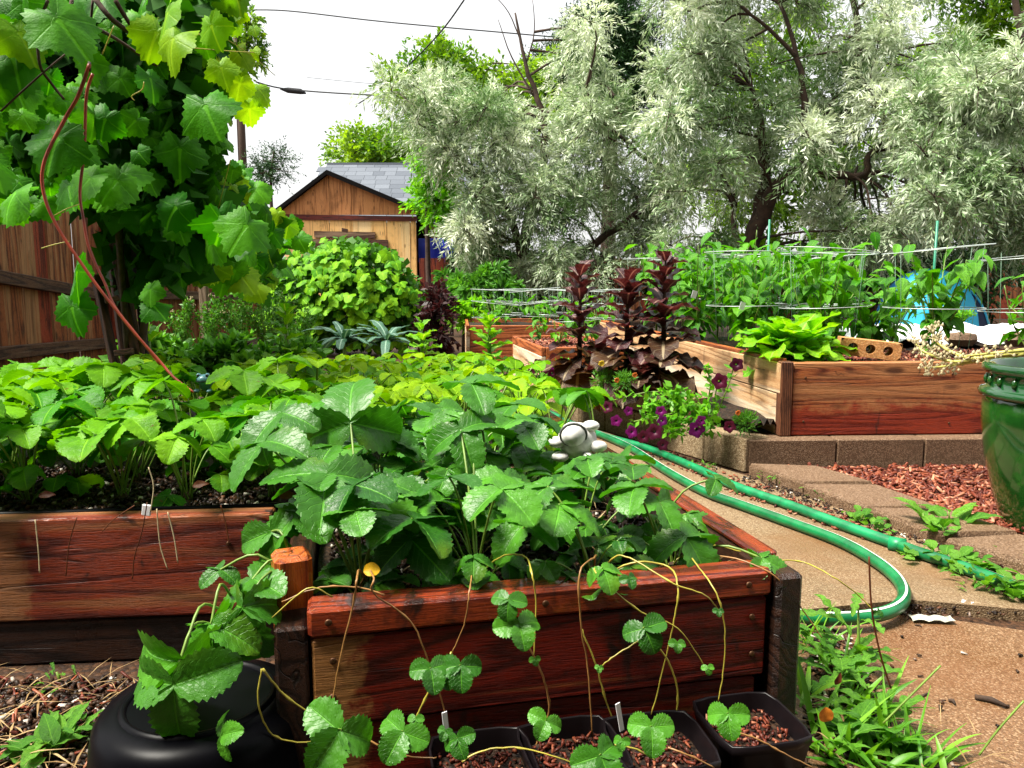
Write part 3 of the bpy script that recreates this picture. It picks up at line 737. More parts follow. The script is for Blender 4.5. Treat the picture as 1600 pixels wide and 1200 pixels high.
def straws(name, poly, z, n, l, label, seed=1, lift=0.02, mat=None):
    pts = poly_pts([tuple(p) for p in poly], n, seed); b = np.array([(x, y, z + R.uniform(0, lift)) for x, y in pts])
    a = NR.uniform(0, 2 * PI, n); L = l * NR.uniform(0.4, 1.3, n)
    t = b + np.stack([np.cos(a) * L, np.sin(a) * L, NR.uniform(-0.005, lift, n)], 1)
    me = cloud(name, b, t, np.full(n, 0.0011) * NR.uniform(0.6, 1.6, n), np.tile([0, 0, 1.0], (n, 1)), mat or M['straw_dry'], bend=0.06)
    return tag(link(name, me), label, 'straw', kind='stuff')
straws('dry_straw', [(-1.2, 0.75), (-0.52, 0.80), (-0.50, 1.15), (-1.2, 1.12)], 0.0, 330, 0.08, 'dry straw and roots littering the soil at lower left')
straws('dry_straw', [F(0.0, 0.06).xy, F(FW, 0.06).xy, F(FW, 0.6).xy, F(0, 0.6).xy], 0.2, 130, 0.07, 'dry straw among the stems in the front planter', 2, 0.03)
straws('dry_straw', [F(0.62, -0.2).xy, F(0.9, -0.25).xy, F(0.8, 0.4).xy, F(0.65, 0.4).xy], 0.0, 60, 0.06, 'dead straw under the weeds beside the planter', 3)

# ------------------------------------------------------------------ retaining wall, right bed, pavers, far boxes
WC = Vector((0.775, 2.515, 0)); WE = Vector((0.10, 3.80, 0))
wd = (WE - WC).normalized(); wl = (WE - WC).length
wall = empty('retaining_wall', WC, 'low tan concrete block wall below the purple lettuces, along the path', 'wall')
BL = 0.205
n_ = int(wl / BL)
for i in range(n_):
    p0 = WC + wd * (i * BL + 0.002); p1 = WC + wd * ((i + 1) * BL - 0.002)
    board('block', p1, p0, 0.11, -0.01, 0.105 + R.uniform(-0.002, 0.002), M['block'], wall, 0.004)
for i in range(n_ - 1):
    if i < 1: continue
    p0 = WC + wd * ((i + 0.5) * BL + 0.002); p1 = WC + wd * ((i + 1.5) * BL - 0.002)
    nrm_ = Vector((-wd.y, wd.x, 0))
    o_ = -0.008
    board('block', p1 + Vector((0.012, 0.006, 0)), p0 + Vector((0.012, 0.006, 0)), 0.10, 0.108, 0.198 + R.uniform(-0.003, 0.003), M['block'], wall, 0.004)
wall2 = empty('retaining_wall', WC + Vector((0.1, 0, 0)), 'row of wet concrete blocks, shade put into their brown, under the big red front board of the right bed', 'wall')
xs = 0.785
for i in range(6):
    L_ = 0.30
    board('block', (xs + 0.002, 2.522 + i * 0.012), (xs + L_ - 0.002, 2.534 + i * 0.012), 0.14, -0.01, 0.100, M['paver'], wall2, 0.004); xs += L_  # darker brown carries wetness plus the shade below the front board

# soil fill between wall and bed
soil_in('planting_strip', [(0.79, 2.60), (0.95, 2.60), (0.60, 5.3), (0.16, 3.80)], 0.145, M['soil'], 14, 0.015)

rb = empty('raised_bed', (0.92, 2.62, 0), 'big raised timber bed at right with red front board and bleached side, full of peppers', 'raised bed')
RC = Vector((0.905, 2.585, 0)); RR = Vector((2.35, 2.66, 0)); RBk = Vector((0.60, 5.30, 0))
board('front_plank', RC + Vector((0.042, 0.003, 0)), RR, 0.040, 0.102, 0.352, M['bed_red'], rb, 0.004)
dirb = (RBk - RC).normalized()
board('side_plank', RBk, RC, 0.038, 0.245, 0.350, M['bed_pale'], rb, 0.003)
board('side_plank', RBk + Vector((0.002, 0, 0)), RC + Vector((0.002, 0.0, 0)), 0.036, 0.102, 0.243, M['bed_pale'], rb, 0.003)
board('rim_strip', RBk + Vector((0.006, 0, 0)), RC + dirb * 0.045 + Vector((0.006, 0, 0)), 0.034, 0.3505, 0.362, M['bed_rim'], rb, 0.002)
v, f = box_vf(0, 0.040, -0.004, 0.036, 0.1015, 0.355, 0.003)
o = link('end_board', MB().add(v, f).mesh('end_board', M['endgrain'], False), rb, RC - rb.location + Vector((0.0, -0.003, 0)), (0, 0, 0.05))
tag(o, 'dark end grain board at the corner')
screws(rb, [Vector((0.99, 2.5896, 0.15)), Vector((0.99, 2.5896, 0.30)), Vector((1.50, 2.616, 0.14)), Vector((1.50, 2.616, 0.31))], 0.052)
soil_in('soil', [RC + Vector((0.03, 0.03, 0)), RR + Vector((0, 0.03, 0)), (2.2, 5.3), RBk + Vector((0.03, 0, 0))], 0.318, M['soil'], 22, 0.015, rb)
o = slivers('soil_crumbs', [(1.0, 2.66), (2.2, 2.74), (2.2, 3.3), (0.95, 3.3)], 0.322, 3500, 0.02, 0.008, 0.006, M['chip'], 0.5, 2.0, 0.008); tag(o, 'bark bits on the soil of the right bed', 'soil', kind='stuff')

def small_box(A, ang, w_, l_, z0, z1, label, mats, soilz):
    A = Vector((A[0], A[1], 0)); ex = Vector((math.cos(ang), math.sin(ang), 0)); ey = Vector((-math.sin(ang), math.cos(ang), 0))
    b = empty('raised_bed', A, label, 'raised bed')
    board('front_plank', A + ex * 0.026, A + ex * w_, 0.025, z0, z1, mats[0], b)
    board('side_plank', A + ey * l_, A, 0.025, z0, z1 - 0.045, mats[1], b)
    board('side_plank', A + ey * l_ + ex * 0.001, A + ex * 0.001, 0.024, z1 - 0.044, z1 + 0.001, mats[0], b)
    board('back_plank', A + ey * l_, A + ey * l_ + ex * w_, 0.025, z0, z1 + 0.004, mats[0], b)
    board('side_plank', A + ex * w_ , A + ex * w_ + ey * l_, 0.025, z0, z1, mats[0], b, out=1)
    soil_in('soil', [A + ex * 0.03, A + ex * w_, A + ex * w_ + ey * l_, A + ey * l_ + ex * 0.03], z1 - 0.025, M['soil'], 8, 0.012, b)
    return b, ex, ey
b2 = small_box((0.145, 3.86), rad(10), 0.46, 0.80, 0.05, 0.295, 'small raised bed behind the wall with peeling orange stain and seedlings', (M['bed_rim'], M['bed_pale']), 0.27)
b3 = small_box((-0.34, 5.75), rad(4), 0.75, 1.0, 0.0, 0.30, 'farthest small raised bed, orange boards, wire cages standing in it', (M['bed_rim'], M['bed_pale']), 0.28)
o = slivers('bark_mulch', [(0.19, 3.92), (0.58, 4.0), (0.46, 4.68), (0.06, 4.6)], 0.272, 1200, 0.03, 0.009, 0.006, M['chip'], 0.4, 1.2, 0.01); tag(o, 'bark chips on the soil of the small seedling bed', 'mulch', kind='stuff')

# edging pavers
pv = [((0.748, 2.405), (0.955, 2.385), (1.035, 2.165), (0.835, 2.175)), ((0.838, 2.168), (1.038, 2.158), (1.11, 1.945), (0.925, 1.945)), ((0.928, 1.938), (1.112, 1.938), (1.185, 1.745), (0.985, 1.735)), ((1.00, 1.715), (1.18, 1.738), (1.275, 1.575), (1.09, 1.545)), ((1.115, 1.53), (1.30, 1.57), (1.46, 1.44), (1.27, 1.375))]
names_ = ['first brown concrete edging paver touching the corner of the block wall', 'second edging paver from the block wall, beside the bark mulch', 'third edging paver from the block wall, with weeds along its edge', 'fourth edging paver, half hidden by broad leaf weeds', 'nearest edging paver at the right edge, beside the green pot']
for k, (q, lab) in enumerate(zip(pv, names_)):
    top = 0.048 - 0.002 * k + R.uniform(-0.002, 0.002); cx = sum(p[0] for p in q) / 4; cy = sum(p[1] for p in q) / 4
    mb = MB(); n = 4
    q = [(p[0] + R.uniform(-.007, .007), p[1] + R.uniform(-.007, .007)) for p in q]
    ring = lambda s_, z: [((p[0] - cx) * s_, (p[1] - cy) * s_, z + R.uniform(-.0025, .0025)) for p in q]
    v = ring(1.0, -0.01) + ring(1.0, top - 0.008) + ring(0.965, top); f = [(8, 11, 10, 9)]
    for lv in (0, 4):
        for i in range(4): j = (i + 1) % 4; f.append((lv + i, lv + i + 4, lv + j + 4, lv + j))
    o = link('edging_paver', mb.add(v, f).mesh('edging_paver', M['paver'], False), None, (cx, cy, 0)); tag(o, lab, 'paver', 'edging pavers along the path')

# ------------------------------------------------------------------ fence on the left
FX = -2.93
fence = empty('board_fence', (FX, 4.5, 0), 'weathered red brown cedar board fence along the left side', 'fence')
y_ = 3.7; k = 0
while y_ < 9.2:
    wdt = R.uniform(0.125, 0.15)
    top = 1.22 - 0.115 * (y_ - 4.43) + R.uniform(-0.006, 0.006)
    if y_ > 7: top = 0.93
    xo = R.uniform(-0.004, 0.004) + (0.012 if k % 2 else 0)
    c = 0.03
    prof = [(0, -0.02), (wdt, -0.02), (wdt, top - c), (wdt - c, top), (c, top), (0, top - c)]
    v = [(0, a, b) for a, b in prof] + [(-0.018, a, b) for a, b in prof]; n = 6
    f = [tuple(range(n)), tuple(range(n, 2 * n))[::-1]] + [(i, i + n, (i + 1) % n + n, (i + 1) % n) for i in range(n)]
    link('fence_board', MB().add(v, f).mesh('fence_board', M['fence_red'] if R.random() < 0.2 else M['fence'], False), fence, (xo, y_ - 4.5, 0))
    y_ += wdt + R.uniform(0.002, 0.006); k += 1
def rail(z0, z1, y0, y1, h):
    v, f = box_vf(0, 0.045, 0, y1 - y0, 0, h, 0.004)
    o = link('fence_rail', MB().add(v, f).mesh('fence_rail', M['fence_rail'], False), fence, (0.014, y0 - 4.5, z0)); o.rotation_euler = (math.atan2(z1 - z0, y1 - y0), 0, 0)
rail(0.60 + 0.09, 0.48, 3.7, 5.6, 0.075); rail(0.20, 0.15, 3.7, 5.6, 0.075); rail(0.50, 0.42, 5.62, 8.6, 0.075)
upright('fence_post', (FX + 0.06, 5.6), 0.09, 0.09, 0, 1.02, M['fence_red'], fence)

# ------------------------------------------------------------------ shed
SHD = 14.0
def sp(px, py, d=SHD): return P(px, py, d)
shed = empty('garden_shed', (sp(545, 500).x, SHD, 0), 'small tan plywood shed with dark gable edge and red trim', 'shed')
offs = -shed.location
def quad_panel(name, pts, depth, mat, par=None, bev=0):
    n = len(pts); v = [tuple(p) for p in pts] + [(p[0], p[1] + depth, p[2]) for p in pts]
    f = [tuple(range(n)), tuple(range(n, 2 * n))[::-1]] + [(i, (i + 1) % n, (i + 1) % n + n, i + n)[::-1] for i in range(n)]
    base = Vector(pts[0]); v = [(a - base.x, b - base.y, c - base.z) for a, b, c in v]
    o = link(name, MB().add(v, f).mesh(name, mat, False), par or shed); o.location = base + (offs if par is None else -par.location); return o
xl, xr = sp(442, 340).x, sp(650, 340).x
ze = sp(0, 333).z; zpk = sp(0, 272).z
cuts = [xl, xl + 0.30, xl + 0.82, sp(597, 0).x - 0.001, sp(635, 0).x, xr]
for a, b in zip(cuts[:-1], cuts[1:]):
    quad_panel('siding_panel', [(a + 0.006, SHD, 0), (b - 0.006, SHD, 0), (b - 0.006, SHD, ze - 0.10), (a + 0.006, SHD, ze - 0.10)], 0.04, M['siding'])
xm = sp(505, 0).x
xmid = sp(541, 0).x
def roofz(x):
    return zpk - (zpk - ze) * (abs(x - xm) / ((xr + 0.10 - xm) if x > xm else (xm - xl + 0.10)))
gcuts = [xl, xm, xmid, xr]
for a, b in zip(gcuts[:-1], gcuts[1:]):
    pts = [(a + 0.004, SHD - 0.012, ze - 0.03), (b - 0.004, SHD - 0.012, ze - 0.03), (b - 0.004, SHD - 0.012, max(roofz(b) - 0.02, ze - 0.02)), (a + 0.004, SHD - 0.012, max(roofz(a) - 0.02, ze - 0.02))]
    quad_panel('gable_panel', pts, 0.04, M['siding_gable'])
quad_panel('trim_board', [(xl, SHD - 0.03, ze - 0.115), (xr + 0.02, SHD - 0.03, ze - 0.14), (xr + 0.02, SHD - 0.03, ze - 0.06), (xl, SHD - 0.03, ze - 0.02)], 0.025, M['trim'])
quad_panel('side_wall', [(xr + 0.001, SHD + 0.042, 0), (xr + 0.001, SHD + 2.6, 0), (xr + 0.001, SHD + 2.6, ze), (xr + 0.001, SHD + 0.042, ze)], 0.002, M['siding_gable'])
for s_, xe in ((-1, xl - 0.14), (1, xr + 0.12)):
    zz = roofz(xe); th = 0.075
    pts = [(xm, SHD - 0.16, zpk + 0.05), (xe, SHD - 0.16, zz + 0.05), (xe, SHD - 0.16, zz + 0.05 - th), (xm, SHD - 0.16, zpk + 0.05 - th)]
    if s_ > 0: pts = pts[::-1]
    quad_panel('barge_board', pts, 0.03, M['bargeboard'])
    pts = [(xm, SHD - 0.128, zpk + 0.058), (xe, SHD - 0.128, zz + 0.058), (xe, SHD - 0.128, zz + 0.03), (xm, SHD - 0.128, zpk + 0.03)]
    if s_ > 0: pts = pts[::-1]
    quad_panel('roof', pts, 2.8, M['bargeboard'])
for (x0, y0, x1, y1, dd) in ((472, 373, 606, 386, 0.03), (491, 361, 586, 371, 0.032), (534, 356, 543, 362, 0.028), (500, 388, 590, 398, 0.03)):
    a = sp(x0, y1, SHD - 0.04); b = sp(x1, y0, SHD - 0.04)
    quad_panel('rustic_board', [(a.x, SHD - 0.04, a.z), (b.x, SHD - 0.04, a.z - 0.02), (b.x, SHD - 0.04, b.z - 0.02), (a.x, SHD - 0.04, b.z)], dd, M['rustic'])

# garage roof behind the shed: courses of separate shingles
gar = empty('garage', (P(600, 300, 20).x, 20, 0), 'building behind the shed, only its grey shingle roof slope showing', 'garage')
gx0, gx1 = P(504, 258, 21).x, P(760, 258, 21).x
r_top = P(0, 257, 21.6).z; r_bot = P(0, 350, 18.4).z
slope = Vector((0, 21.6 - 18.4, r_top - r_bot)); sn_ = slope.normalized()
nrow = 13; rowh = slope.length / nrow
shm = {}
for wv in range(3):
    w2 = (0.30, 0.38, 0.46)[wv]
    v, f = box_vf(0, w2 - 0.008, 0, rowh * 1.08, 0, 0.02)
    shm[wv] = (w2, MB().add(v, f).mesh('shingle', M['shingle'], False))
sl_ang = math.atan2(sn_.z, sn_.y)
for r_ in range(nrow):
    x = gx0 - 0.1 * (r_ % 3)
    base = Vector((0, 18.4, r_bot)) + sn_ * (rowh * r_)
    while x < gx1:
        w2, me = shm[R.randrange(3)]
        link('shingle', me, gar, (x - gar.location.x, base.y - 20, base.z + 0.012), (sl_ang - 0.012, 0, 0)); x += w2
quad_panel('roof_deck', [(gx0, 18.4, r_bot - 0.05), (gx1, 18.4, r_bot - 0.05), (gx1, 21.6, r_top - 0.05), (gx0, 21.6, r_top - 0.05)], 0.02, M['shingle'], gar)
quad_panel('wall', [(gx0 + 0.3, 18.9, 0), (gx1 - 0.3, 18.9, 0), (gx1 - 0.3, 18.9, r_bot), (gx0 + 0.3, 18.9, r_bot)], 0.1, M['siding_gable'], gar)
v, f = box_vf(gx0 - gar.location.x, gx1 - gar.location.x, 1.5, 1.7, r_top - 0.02, r_top + 0.035); link('ridge_cap', MB().add(v, f).mesh('ridge_cap', M['shingle'], False), gar)
# blue tarp panel right of the shed
ta = P(654, 410, 14.2); tb = P(705, 372, 14.2)
tp_ = empty('blue_tarp', (ta.x, 14.2, 0), 'blue tarp hung in the shade right of the shed', 'tarp')
v = []; f = []
for i in range(9):
    for j in range(5):
        v.append((ta.x + (tb.x - ta.x + 0.25) * i / 8 - tp_.location.x, 0.03 * math.sin(i * 1.9) + 0.02 * math.sin(j * 2), ta.z + (tb.z - ta.z) * j / 4))
for i in range(8):
    for j in range(4): q = i * 5 + j; f.append((q, q + 5, q + 6, q + 1))
link('sheet', MB().add(v, f).mesh('sheet', M['tarp']), tp_)
v, f = tube_vf([(tb.x + 0.4 - tp_.location.x, 0, 0), (tb.x + 0.4 - tp_.location.x, 0, tb.z)], 0.03); link('pole', MB().add(v, f).mesh('pole', M['stake']), tp_)
v, f = tube_vf([P(672, 356, 14.3) , P(692, 402, 14.0)], 0.012); o = link('thin_pole', MB().add(v, f).mesh('thin_pole', M['wire'])); tag(o, 'thin pale rod leaning beside the shed eave', 'rod')

# back fence under the trees
bf = empty('back_fence', (3, 13.2, 0), 'dim brown board fence behind the trees at the back', 'fence')
bme = []
for k in range(3):
    v, f = box_vf(0, 0.138, 0, 0.02, 0, 1.0 + 0.02 * k); bme.append(MB().add(v, f).mesh('fence_board', [M['fence'], M['fence_red'], M['fence']][k], False))
x = P(655, 400, 13.2).x
while x < 13: link('fence_board', R.choice(bme), bf, (x - 3, R.uniform(-0.006, 0.006), 0)); x += 0.143

# ------------------------------------------------------------------ overhead lines and pole
def wire(pts, r, label):
    v, f = tube_vf(smooth_path(pts, 6), r, 5); o = link('overhead_cable', MB().add(v, f).mesh('overhead_cable', M['cable'])); tag(o, label, 'cable')
wire([P(375, 16, 22), P(450, 17, 22), P(600, 34, 22), P(800, 52, 22), P(1025, 72, 22)], 0.018, 'uppermost black overhead cable running right from the utility pole')
wire([P(725, 0, 12), P(690, 48, 13), P(640, 100, 14), P(585, 145, 15), P(560, 162, 16)], 0.013, 'black cable slanting down steeply from the top of the sky')
wire([P(400, 128, 22), P(455, 140, 22), P(600, 149, 22), P(700, 146, 22), P(860, 156, 22)], 0.020, 'lower overhead cable with a thick dark splice')
wire([P(480, 121, 24), P(585, 131, 24), P(720, 140, 24)], 0.007, 'thinnest faint cable just above the spliced one')
v, f = tube_vf([P(438, 139, 22), P(450, 141, 22), P(470, 143, 22), P(478, 146, 22)], [0.02, 0.075, 0.075, 0.02], 8); o = link('cable_splice', MB().add(v, f).mesh('cable_splice', M['cable'])); tag(o, 'dark lumpy splice on the lower overhead cable', 'splice')
up_ = P(368, 5, 22)
pole = empty('utility_pole', (up_.x, 22, 0), 'dark wooden utility pole top rising behind the vine', 'utility pole')
v, f = tube_vf([(0, 0, 0), (0, 0, up_.z)], [0.13, 0.10], 10); link('pole', MB().add(v, f).mesh('pole', M['cane_brown']), pole)
v, f = box_vf(-0.25, 0.10, -0.06, 0.06, up_.z - 0.22, up_.z - 0.10); link('crossarm', MB().add(v, f).mesh('crossarm', M['cane_brown'], False), pole)
v, f = lathe_vf([(0.0, up_.z), (0.09, up_.z), (0.10, up_.z + 0.12), (0.05, up_.z + 0.16), (0, up_.z + 0.16)], 10); link('insulator', MB().add(v, f).mesh('insulator', M['cable']), pole)

# ------------------------------------------------------------------ trees
def limb_mesh(parts, mat, name='trunk', n=8, off=Vector((0, 0, 0))):
    mb = MB()
    for pts, r0, r1 in parts:
        q = smooth_path([Vector(p) - off for p in pts], 4); m = len(q) - 1
        q = [p + rv(0.02 if 0 < i < m else 0.0) * min(1, r0 * 12) for i, p in enumerate(q)]
        v, f = tube_vf(q, [r0 + (r1 - r0) * i / m for i in range(m + 1)], n); mb.add(v, f)
    return mb.mesh(name, mat)
def tree(name, label, cat, base, limbs, clusters, leaf, mat, barkmat=None, group=None, twigs=True):
    """base point; limbs in world points; clusters [(centre, radius)]; leaf=(nspray,nleaf,len,wid,droop,spread)"""
    t = empty(name, base, label, cat, group); base = Vector(base)
    tr = link('trunk', limb_mesh(limbs, barkmat or M['bark'], 'trunk', 8, base), t)
    if twigs:
        tips = [Vector(p) for pts, a, b in limbs for p in smooth_path(pts, 4)]
        mb = MB()
        for c, r in clusters:
            c = Vector(c); near_ = min(tips, key=lambda p: (p - c).length + max(0, p.z - c.z) * 0.6)
            mid = (near_ + c) / 2 + Vector((R.uniform(-.15, .15), R.uniform(-.15, .15), R.uniform(0, .25))) * min(1.0, (near_ - c).length)
            v, f = tube_vf(smooth_path([near_ - base, mid - base, c - base], 3), [0.02, 0.018, 0.016, 0.014, 0.012, 0.009, 0.006], 5, False); mb.add(v, f)
            for _ in range(4):
                d = (rv() + Vector((0, 0, 0.3))).normalized() * r
                v, f = tube_vf([c - base, c - base + d * 0.5, c - base + d + Vector((0, 0, -0.15 * r))], [0.006, 0.005, 0.002], 4, False); mb.add(v, f)
        link('branches', mb.mesh('branches', barkmat or M['bark']), t)
    ns, nl, ll, lw, dr, spd = leaf
    B, T, W_, U, K = sprays([tuple(Vector(c) - base) for c, r in clusters], [r for c, r in clusters], ns, nl, ll, lw, dr, spd)
    link('crown', cloud('crown', B, T, W_, U, mat, K), t)
    return t
def clus(poly, n, d, spread, r0, r1, seed, holes=()):
    out = []; rr = random.Random(seed); k = 0
    for (x, y) in poly_pts(poly, n * 3, seed):
        if any((x - hx) ** 2 + (y - hy) ** 2 < hr * hr for hx, hy, hr in holes): continue
        out.append((P(x, y, d + rr.uniform(-spread, spread)), rr.uniform(r0, r1)))
        if len(out) >= n: break
    return out
OL = (64, 16, 0.088, 0.0085, 0.40, 0.85)
HOL = [(1340, 190, 20), (1325, 225, 14), (1500, 300, 16), (1565, 300, 12), (1235, 325, 18), (1320, 30, 26), (1450, 60, 26), (1430, 120, 20)]
d_ = 10.0
limbsA = [([P(1160, 470, d_), P(1172, 375, d_), P(1188, 320, d_), P(1196, 280, d_), P(1192, 215, d_ - .2), P(1175, 140, d_ - .3)], 0.11, 0.035),
          ([P(1168, 400, d_), P(1190, 340, d_ - .1), P(1218, 290, d_ - .2), P(1255, 258, d_ - .2), P(1300, 215, d_ - .1), P(1335, 130, d_), P(1345, 60, d_), P(1328, -20, d_)], 0.12, 0.03),
          ([P(1255, 258, d_ - .2), P(1258, 180, d_ - .3), P(1246, 90, d_ - .3), P(1218, 5, d_ - .3)], 0.06, 0.02),
          ([P(1255, 258, d_ - .2), P(1310, 275, d_ - .4), P(1352, 270, d_ - .5), P(1362, 238, d_ - .5), P(1425, 228, d_ - .6), P(1500, 215, d_ - .6)], 0.06, 0.02),
          ([P(1246, 90, d_ - .3), P(1200, 45, d_ - .4), P(1150, 5, d_ - .4)], 0.03, 0.015),
          ([P(1290, 180, d_ - .2), P(1310, 150, d_), P(1350, 165, d_ - .3)], 0.04, 0.015),
          ([P(1158, 395, d_), P(1145, 345, d_ + .1), P(1150, 320, d_ + .1)], 0.05, 0.02)]
poly1 = [(1045, -150), (1500, -150), (1500, 130), (1460, 250), (1480, 400), (1280, 405), (1235, 300), (1150, 330), (1140, 400), (1040, 400), (1035, 250), (1030, 100)]
cl = clus(poly1, 118, d_, 1.1, 0.26, 0.46, 11, HOL + [(1192, 335, 28), (1252, 200, 14), (1225, 290, 18)])
tree('olive_tree', 'large silver leaved tree with dark forked trunk behind the pepper bed', 'tree', (P(1160, 470, d_).x, d_, 0), limbsA, cl, OL, M['olive'])
d_ = 11.0
limbsB = [([(0.2, d_, 0), (0.15, d_, 0.8), P(830, 330, d_), P(850, 250, d_), P(845, 170, d_), P(822, 100, d_), P(805, 20, d_)], 0.10, 0.012),
          ([(0.2, d_, 0.7), P(790, 320, d_), P(755, 290, d_ - .3), P(700, 240, d_ - .4), P(670, 180, d_ - .2)], 0.06, 0.02),
          ([(0.3, d_, 0.5), P(930, 380, d_ - .2), P(1000, 330, d_ - .2), P(1050, 280, d_ - .2), P(1000, 240, d_ - .3), P(950, 195, d_ - .4), P(915, 140, d_ - .4)], 0.06, 0.012),
          ([P(1020, 250, d_ - .3), P(975, 200, d_ - .3), P(960, 150, d_ - .3)], 0.02, 0.008),
          ([P(1000, 240, d_ - .3), P(950, 215, d_ - .6), P(910, 200, d_ - .7)], 0.018, 0.006),
          ([P(835, 150, d_), P(800, 90, d_), P(778, 30, d_)], 0.015, 0.004), ([P(822, 100, d_), P(835, 50, d_), P(832, 0, d_)], 0.012, 0.004), ([P(812, 60, d_), P(795, 20, d_), P(770, -10, d_)], 0.010, 0.004)]
poly2 = [(640, 200), (600, 150), (640, 110), (760, 150), (870, 180), (888, 90), (905, 10), (935, 10), (945, 140), (1030, 190), (1060, 400), (900, 440), (770, 435), (730, 405), (715, 370), (690, 310)]
cl = clus(poly2, 110, d_, 1.1, 0.26, 0.48, 12, [(850, 150, 26), (960, 235, 24), (1000, 270, 20)])
tree('olive_tree', 'silver grey leafy tree filling the middle between shed and forked trunk tree', 'tree', (0.2, d_, 0), limbsB, cl, OL, M['olive'])
d_ = 8.6
limbsC = [([(6.9, d_, 0), (6.7, d_, 1.0), P(1640, 250, d_), P(1590, 190, d_), P(1520, 195, d_)], 0.10, 0.02), ([P(1640, 250, d_), P(1600, 60, d_), P(1570, -60, d_)], 0.06, 0.02)]
poly3 = [(1430, 120), (1520, 90), (1720, -60), (1720, 380), (1560, 385), (1480, 395), (1440, 330), (1420, 230)]
cl = clus(poly3, 66, d_, 0.9, 0.22, 0.42, 13, HOL)
tree('olive_tree', 'silvery tree spilling in at the right edge above the tent', 'tree', (6.9, d_, 0), limbsC, cl, OL, M['olive'])
d_ = 13.0
poly4 = [(1080, 60), (1300, -20), (1440, 100), (1480, 420), (1130, 420), (1040, 300)]
cl = clus(poly4, 60, d_, 0.8, 0.30, 0.55, 14, HOL)
tree('ash_tree', 'green leaved tree seen through the gaps behind the forked trunk', 'tree', (5.2, d_, 0), [([(5.2, d_, 0), (5.3, d_, 1.5), (5.4, d_, 3.0)], 0.1, 0.04)], cl, (40, 14, 0.11, 0.02, 0.4, 0.9), M['ash'])
d_ = 15.0
poly5 = [(1470, -120), (1720, -120), (1720, 420), (1560, 420), (1540, 260), (1500, 150)]
cl = clus(poly5, 80, d_, 1.2, 0.45, 0.8, 15, [(1500, 300, 16)])
tree('ash_tree', 'tall bright green tree in the upper right corner', 'tree', (9.8, d_, 0), [([(9.8, d_, 0), (9.7, d_, 2.5), (9.5, d_, 5)], 0.15, 0.05)], cl, (44, 14, 0.12, 0.028, 0.35, 0.9), M['ash'])
d_ = 18.0
poly6 = [(930, -60), (985, -60), (1010, 60), (1025, 120), (1020, 180), (900, 190), (850, 180), (830, 130), (850, 95), (895, 90), (890, 40)]
cl = clus(poly6, 64, d_, 0.8, 0.40, 0.62, 16)
tree('pine_tree', 'dark green conifer top behind the silver trees', 'tree', (P(955, 0, d_).x, d_, 0), [([(P(955, 0, d_).x, d_, 0), P(958, 150, d_), P(958, 20, d_)], 0.2, 0.06)], cl, (90, 12, 0.10, 0.014, 0.05, 1.1), M['pine'])
d_ = 12.6
cl = clus([(648, 240), (690, 225), (700, 330), (655, 325), (640, 290)], 12, d_, 0.4, 0.28, 0.4, 17)
tree('ash_tree', 'small bright green tree against the shed roof edge', 'tree', (P(668, 300, d_).x, d_, 0), [([(P(668, 300, d_).x, d_, 0), P(668, 320, d_), P(668, 260, d_)], 0.05, 0.02)], cl, (44, 12, 0.10, 0.026, 0.2, 0.9), M['ash_bright'])
d_ = 26.0
cl = clus([(525, 248), (560, 222), (600, 212), (650, 215), (660, 262), (540, 262)], 22, d_, 1.2, 0.6, 0.95, 18)
tree('ash_tree', 'distant olive green treetop above the grey shingle roof', 'tree', (P(590, 250, d_).x, d_, 0), [([(P(590, 250, d_).x, d_, 0), P(590, 260, d_), P(595, 225, d_)], 0.2, 0.06), ([P(590, 250, d_), P(560, 228, d_), P(540, 212, d_)], 0.04, 0.02)], cl, (40, 10, 0.17, 0.045, 0.2, 0.9), M['ash'])
d_ = 15.0
cl = clus([(620, 120), (650, 85), (690, 80), (740, 105), (880, 110), (880, 200), (700, 200), (620, 190)], 34, d_, 0.9, 0.40, 0.6, 19)
tree('ash_tree', 'green broadleaf tree poking out above the silver tree, left of the bare twigs', 'tree', (P(690, 150, d_).x, d_, 0), [([(P(690, 150, d_).x, d_, 0), P(690, 250, d_), P(690, 100, d_)], 0.12, 0.04)], cl, (34, 12, 0.11, 0.026, 0.2, 0.9), M['ash'])
d_ = 16.0
cl = clus([(405, 260), (425, 232), (447, 250), (440, 285), (410, 300)], 8, d_, 0.4, 0.25, 0.4, 20)
tree('conifer_tree', 'small wispy conifer tip left of the shed roof', 'tree', (P(424, 280, d_).x, d_, 0), [([(P(424, 280, d_).x, d_, 0), P(424, 300, d_), P(428, 236, d_)], 0.05, 0.015)], cl, (40, 12, 0.07, 0.010, 0.1, 1.0), M['pine'])
# leafy creeper on the pole
d_ = 21.8
cl = clus([(368, 30), (400, 20), (408, 60), (402, 120), (372, 140)], 9, d_, 0.2, 0.25, 0.42, 21)
tree('pole_creeper', 'wispy green creeper climbing the utility pole', 'creeper', (up_.x, d_ - 0.1, 0), [([(up_.x, d_ - 0.15, 0), (up_.x + 0.03, d_ - 0.15, 6.5)], 0.02, 0.01)], cl, (22, 10, 0.14, 0.035, 0.2, 0.9), M['ash'])
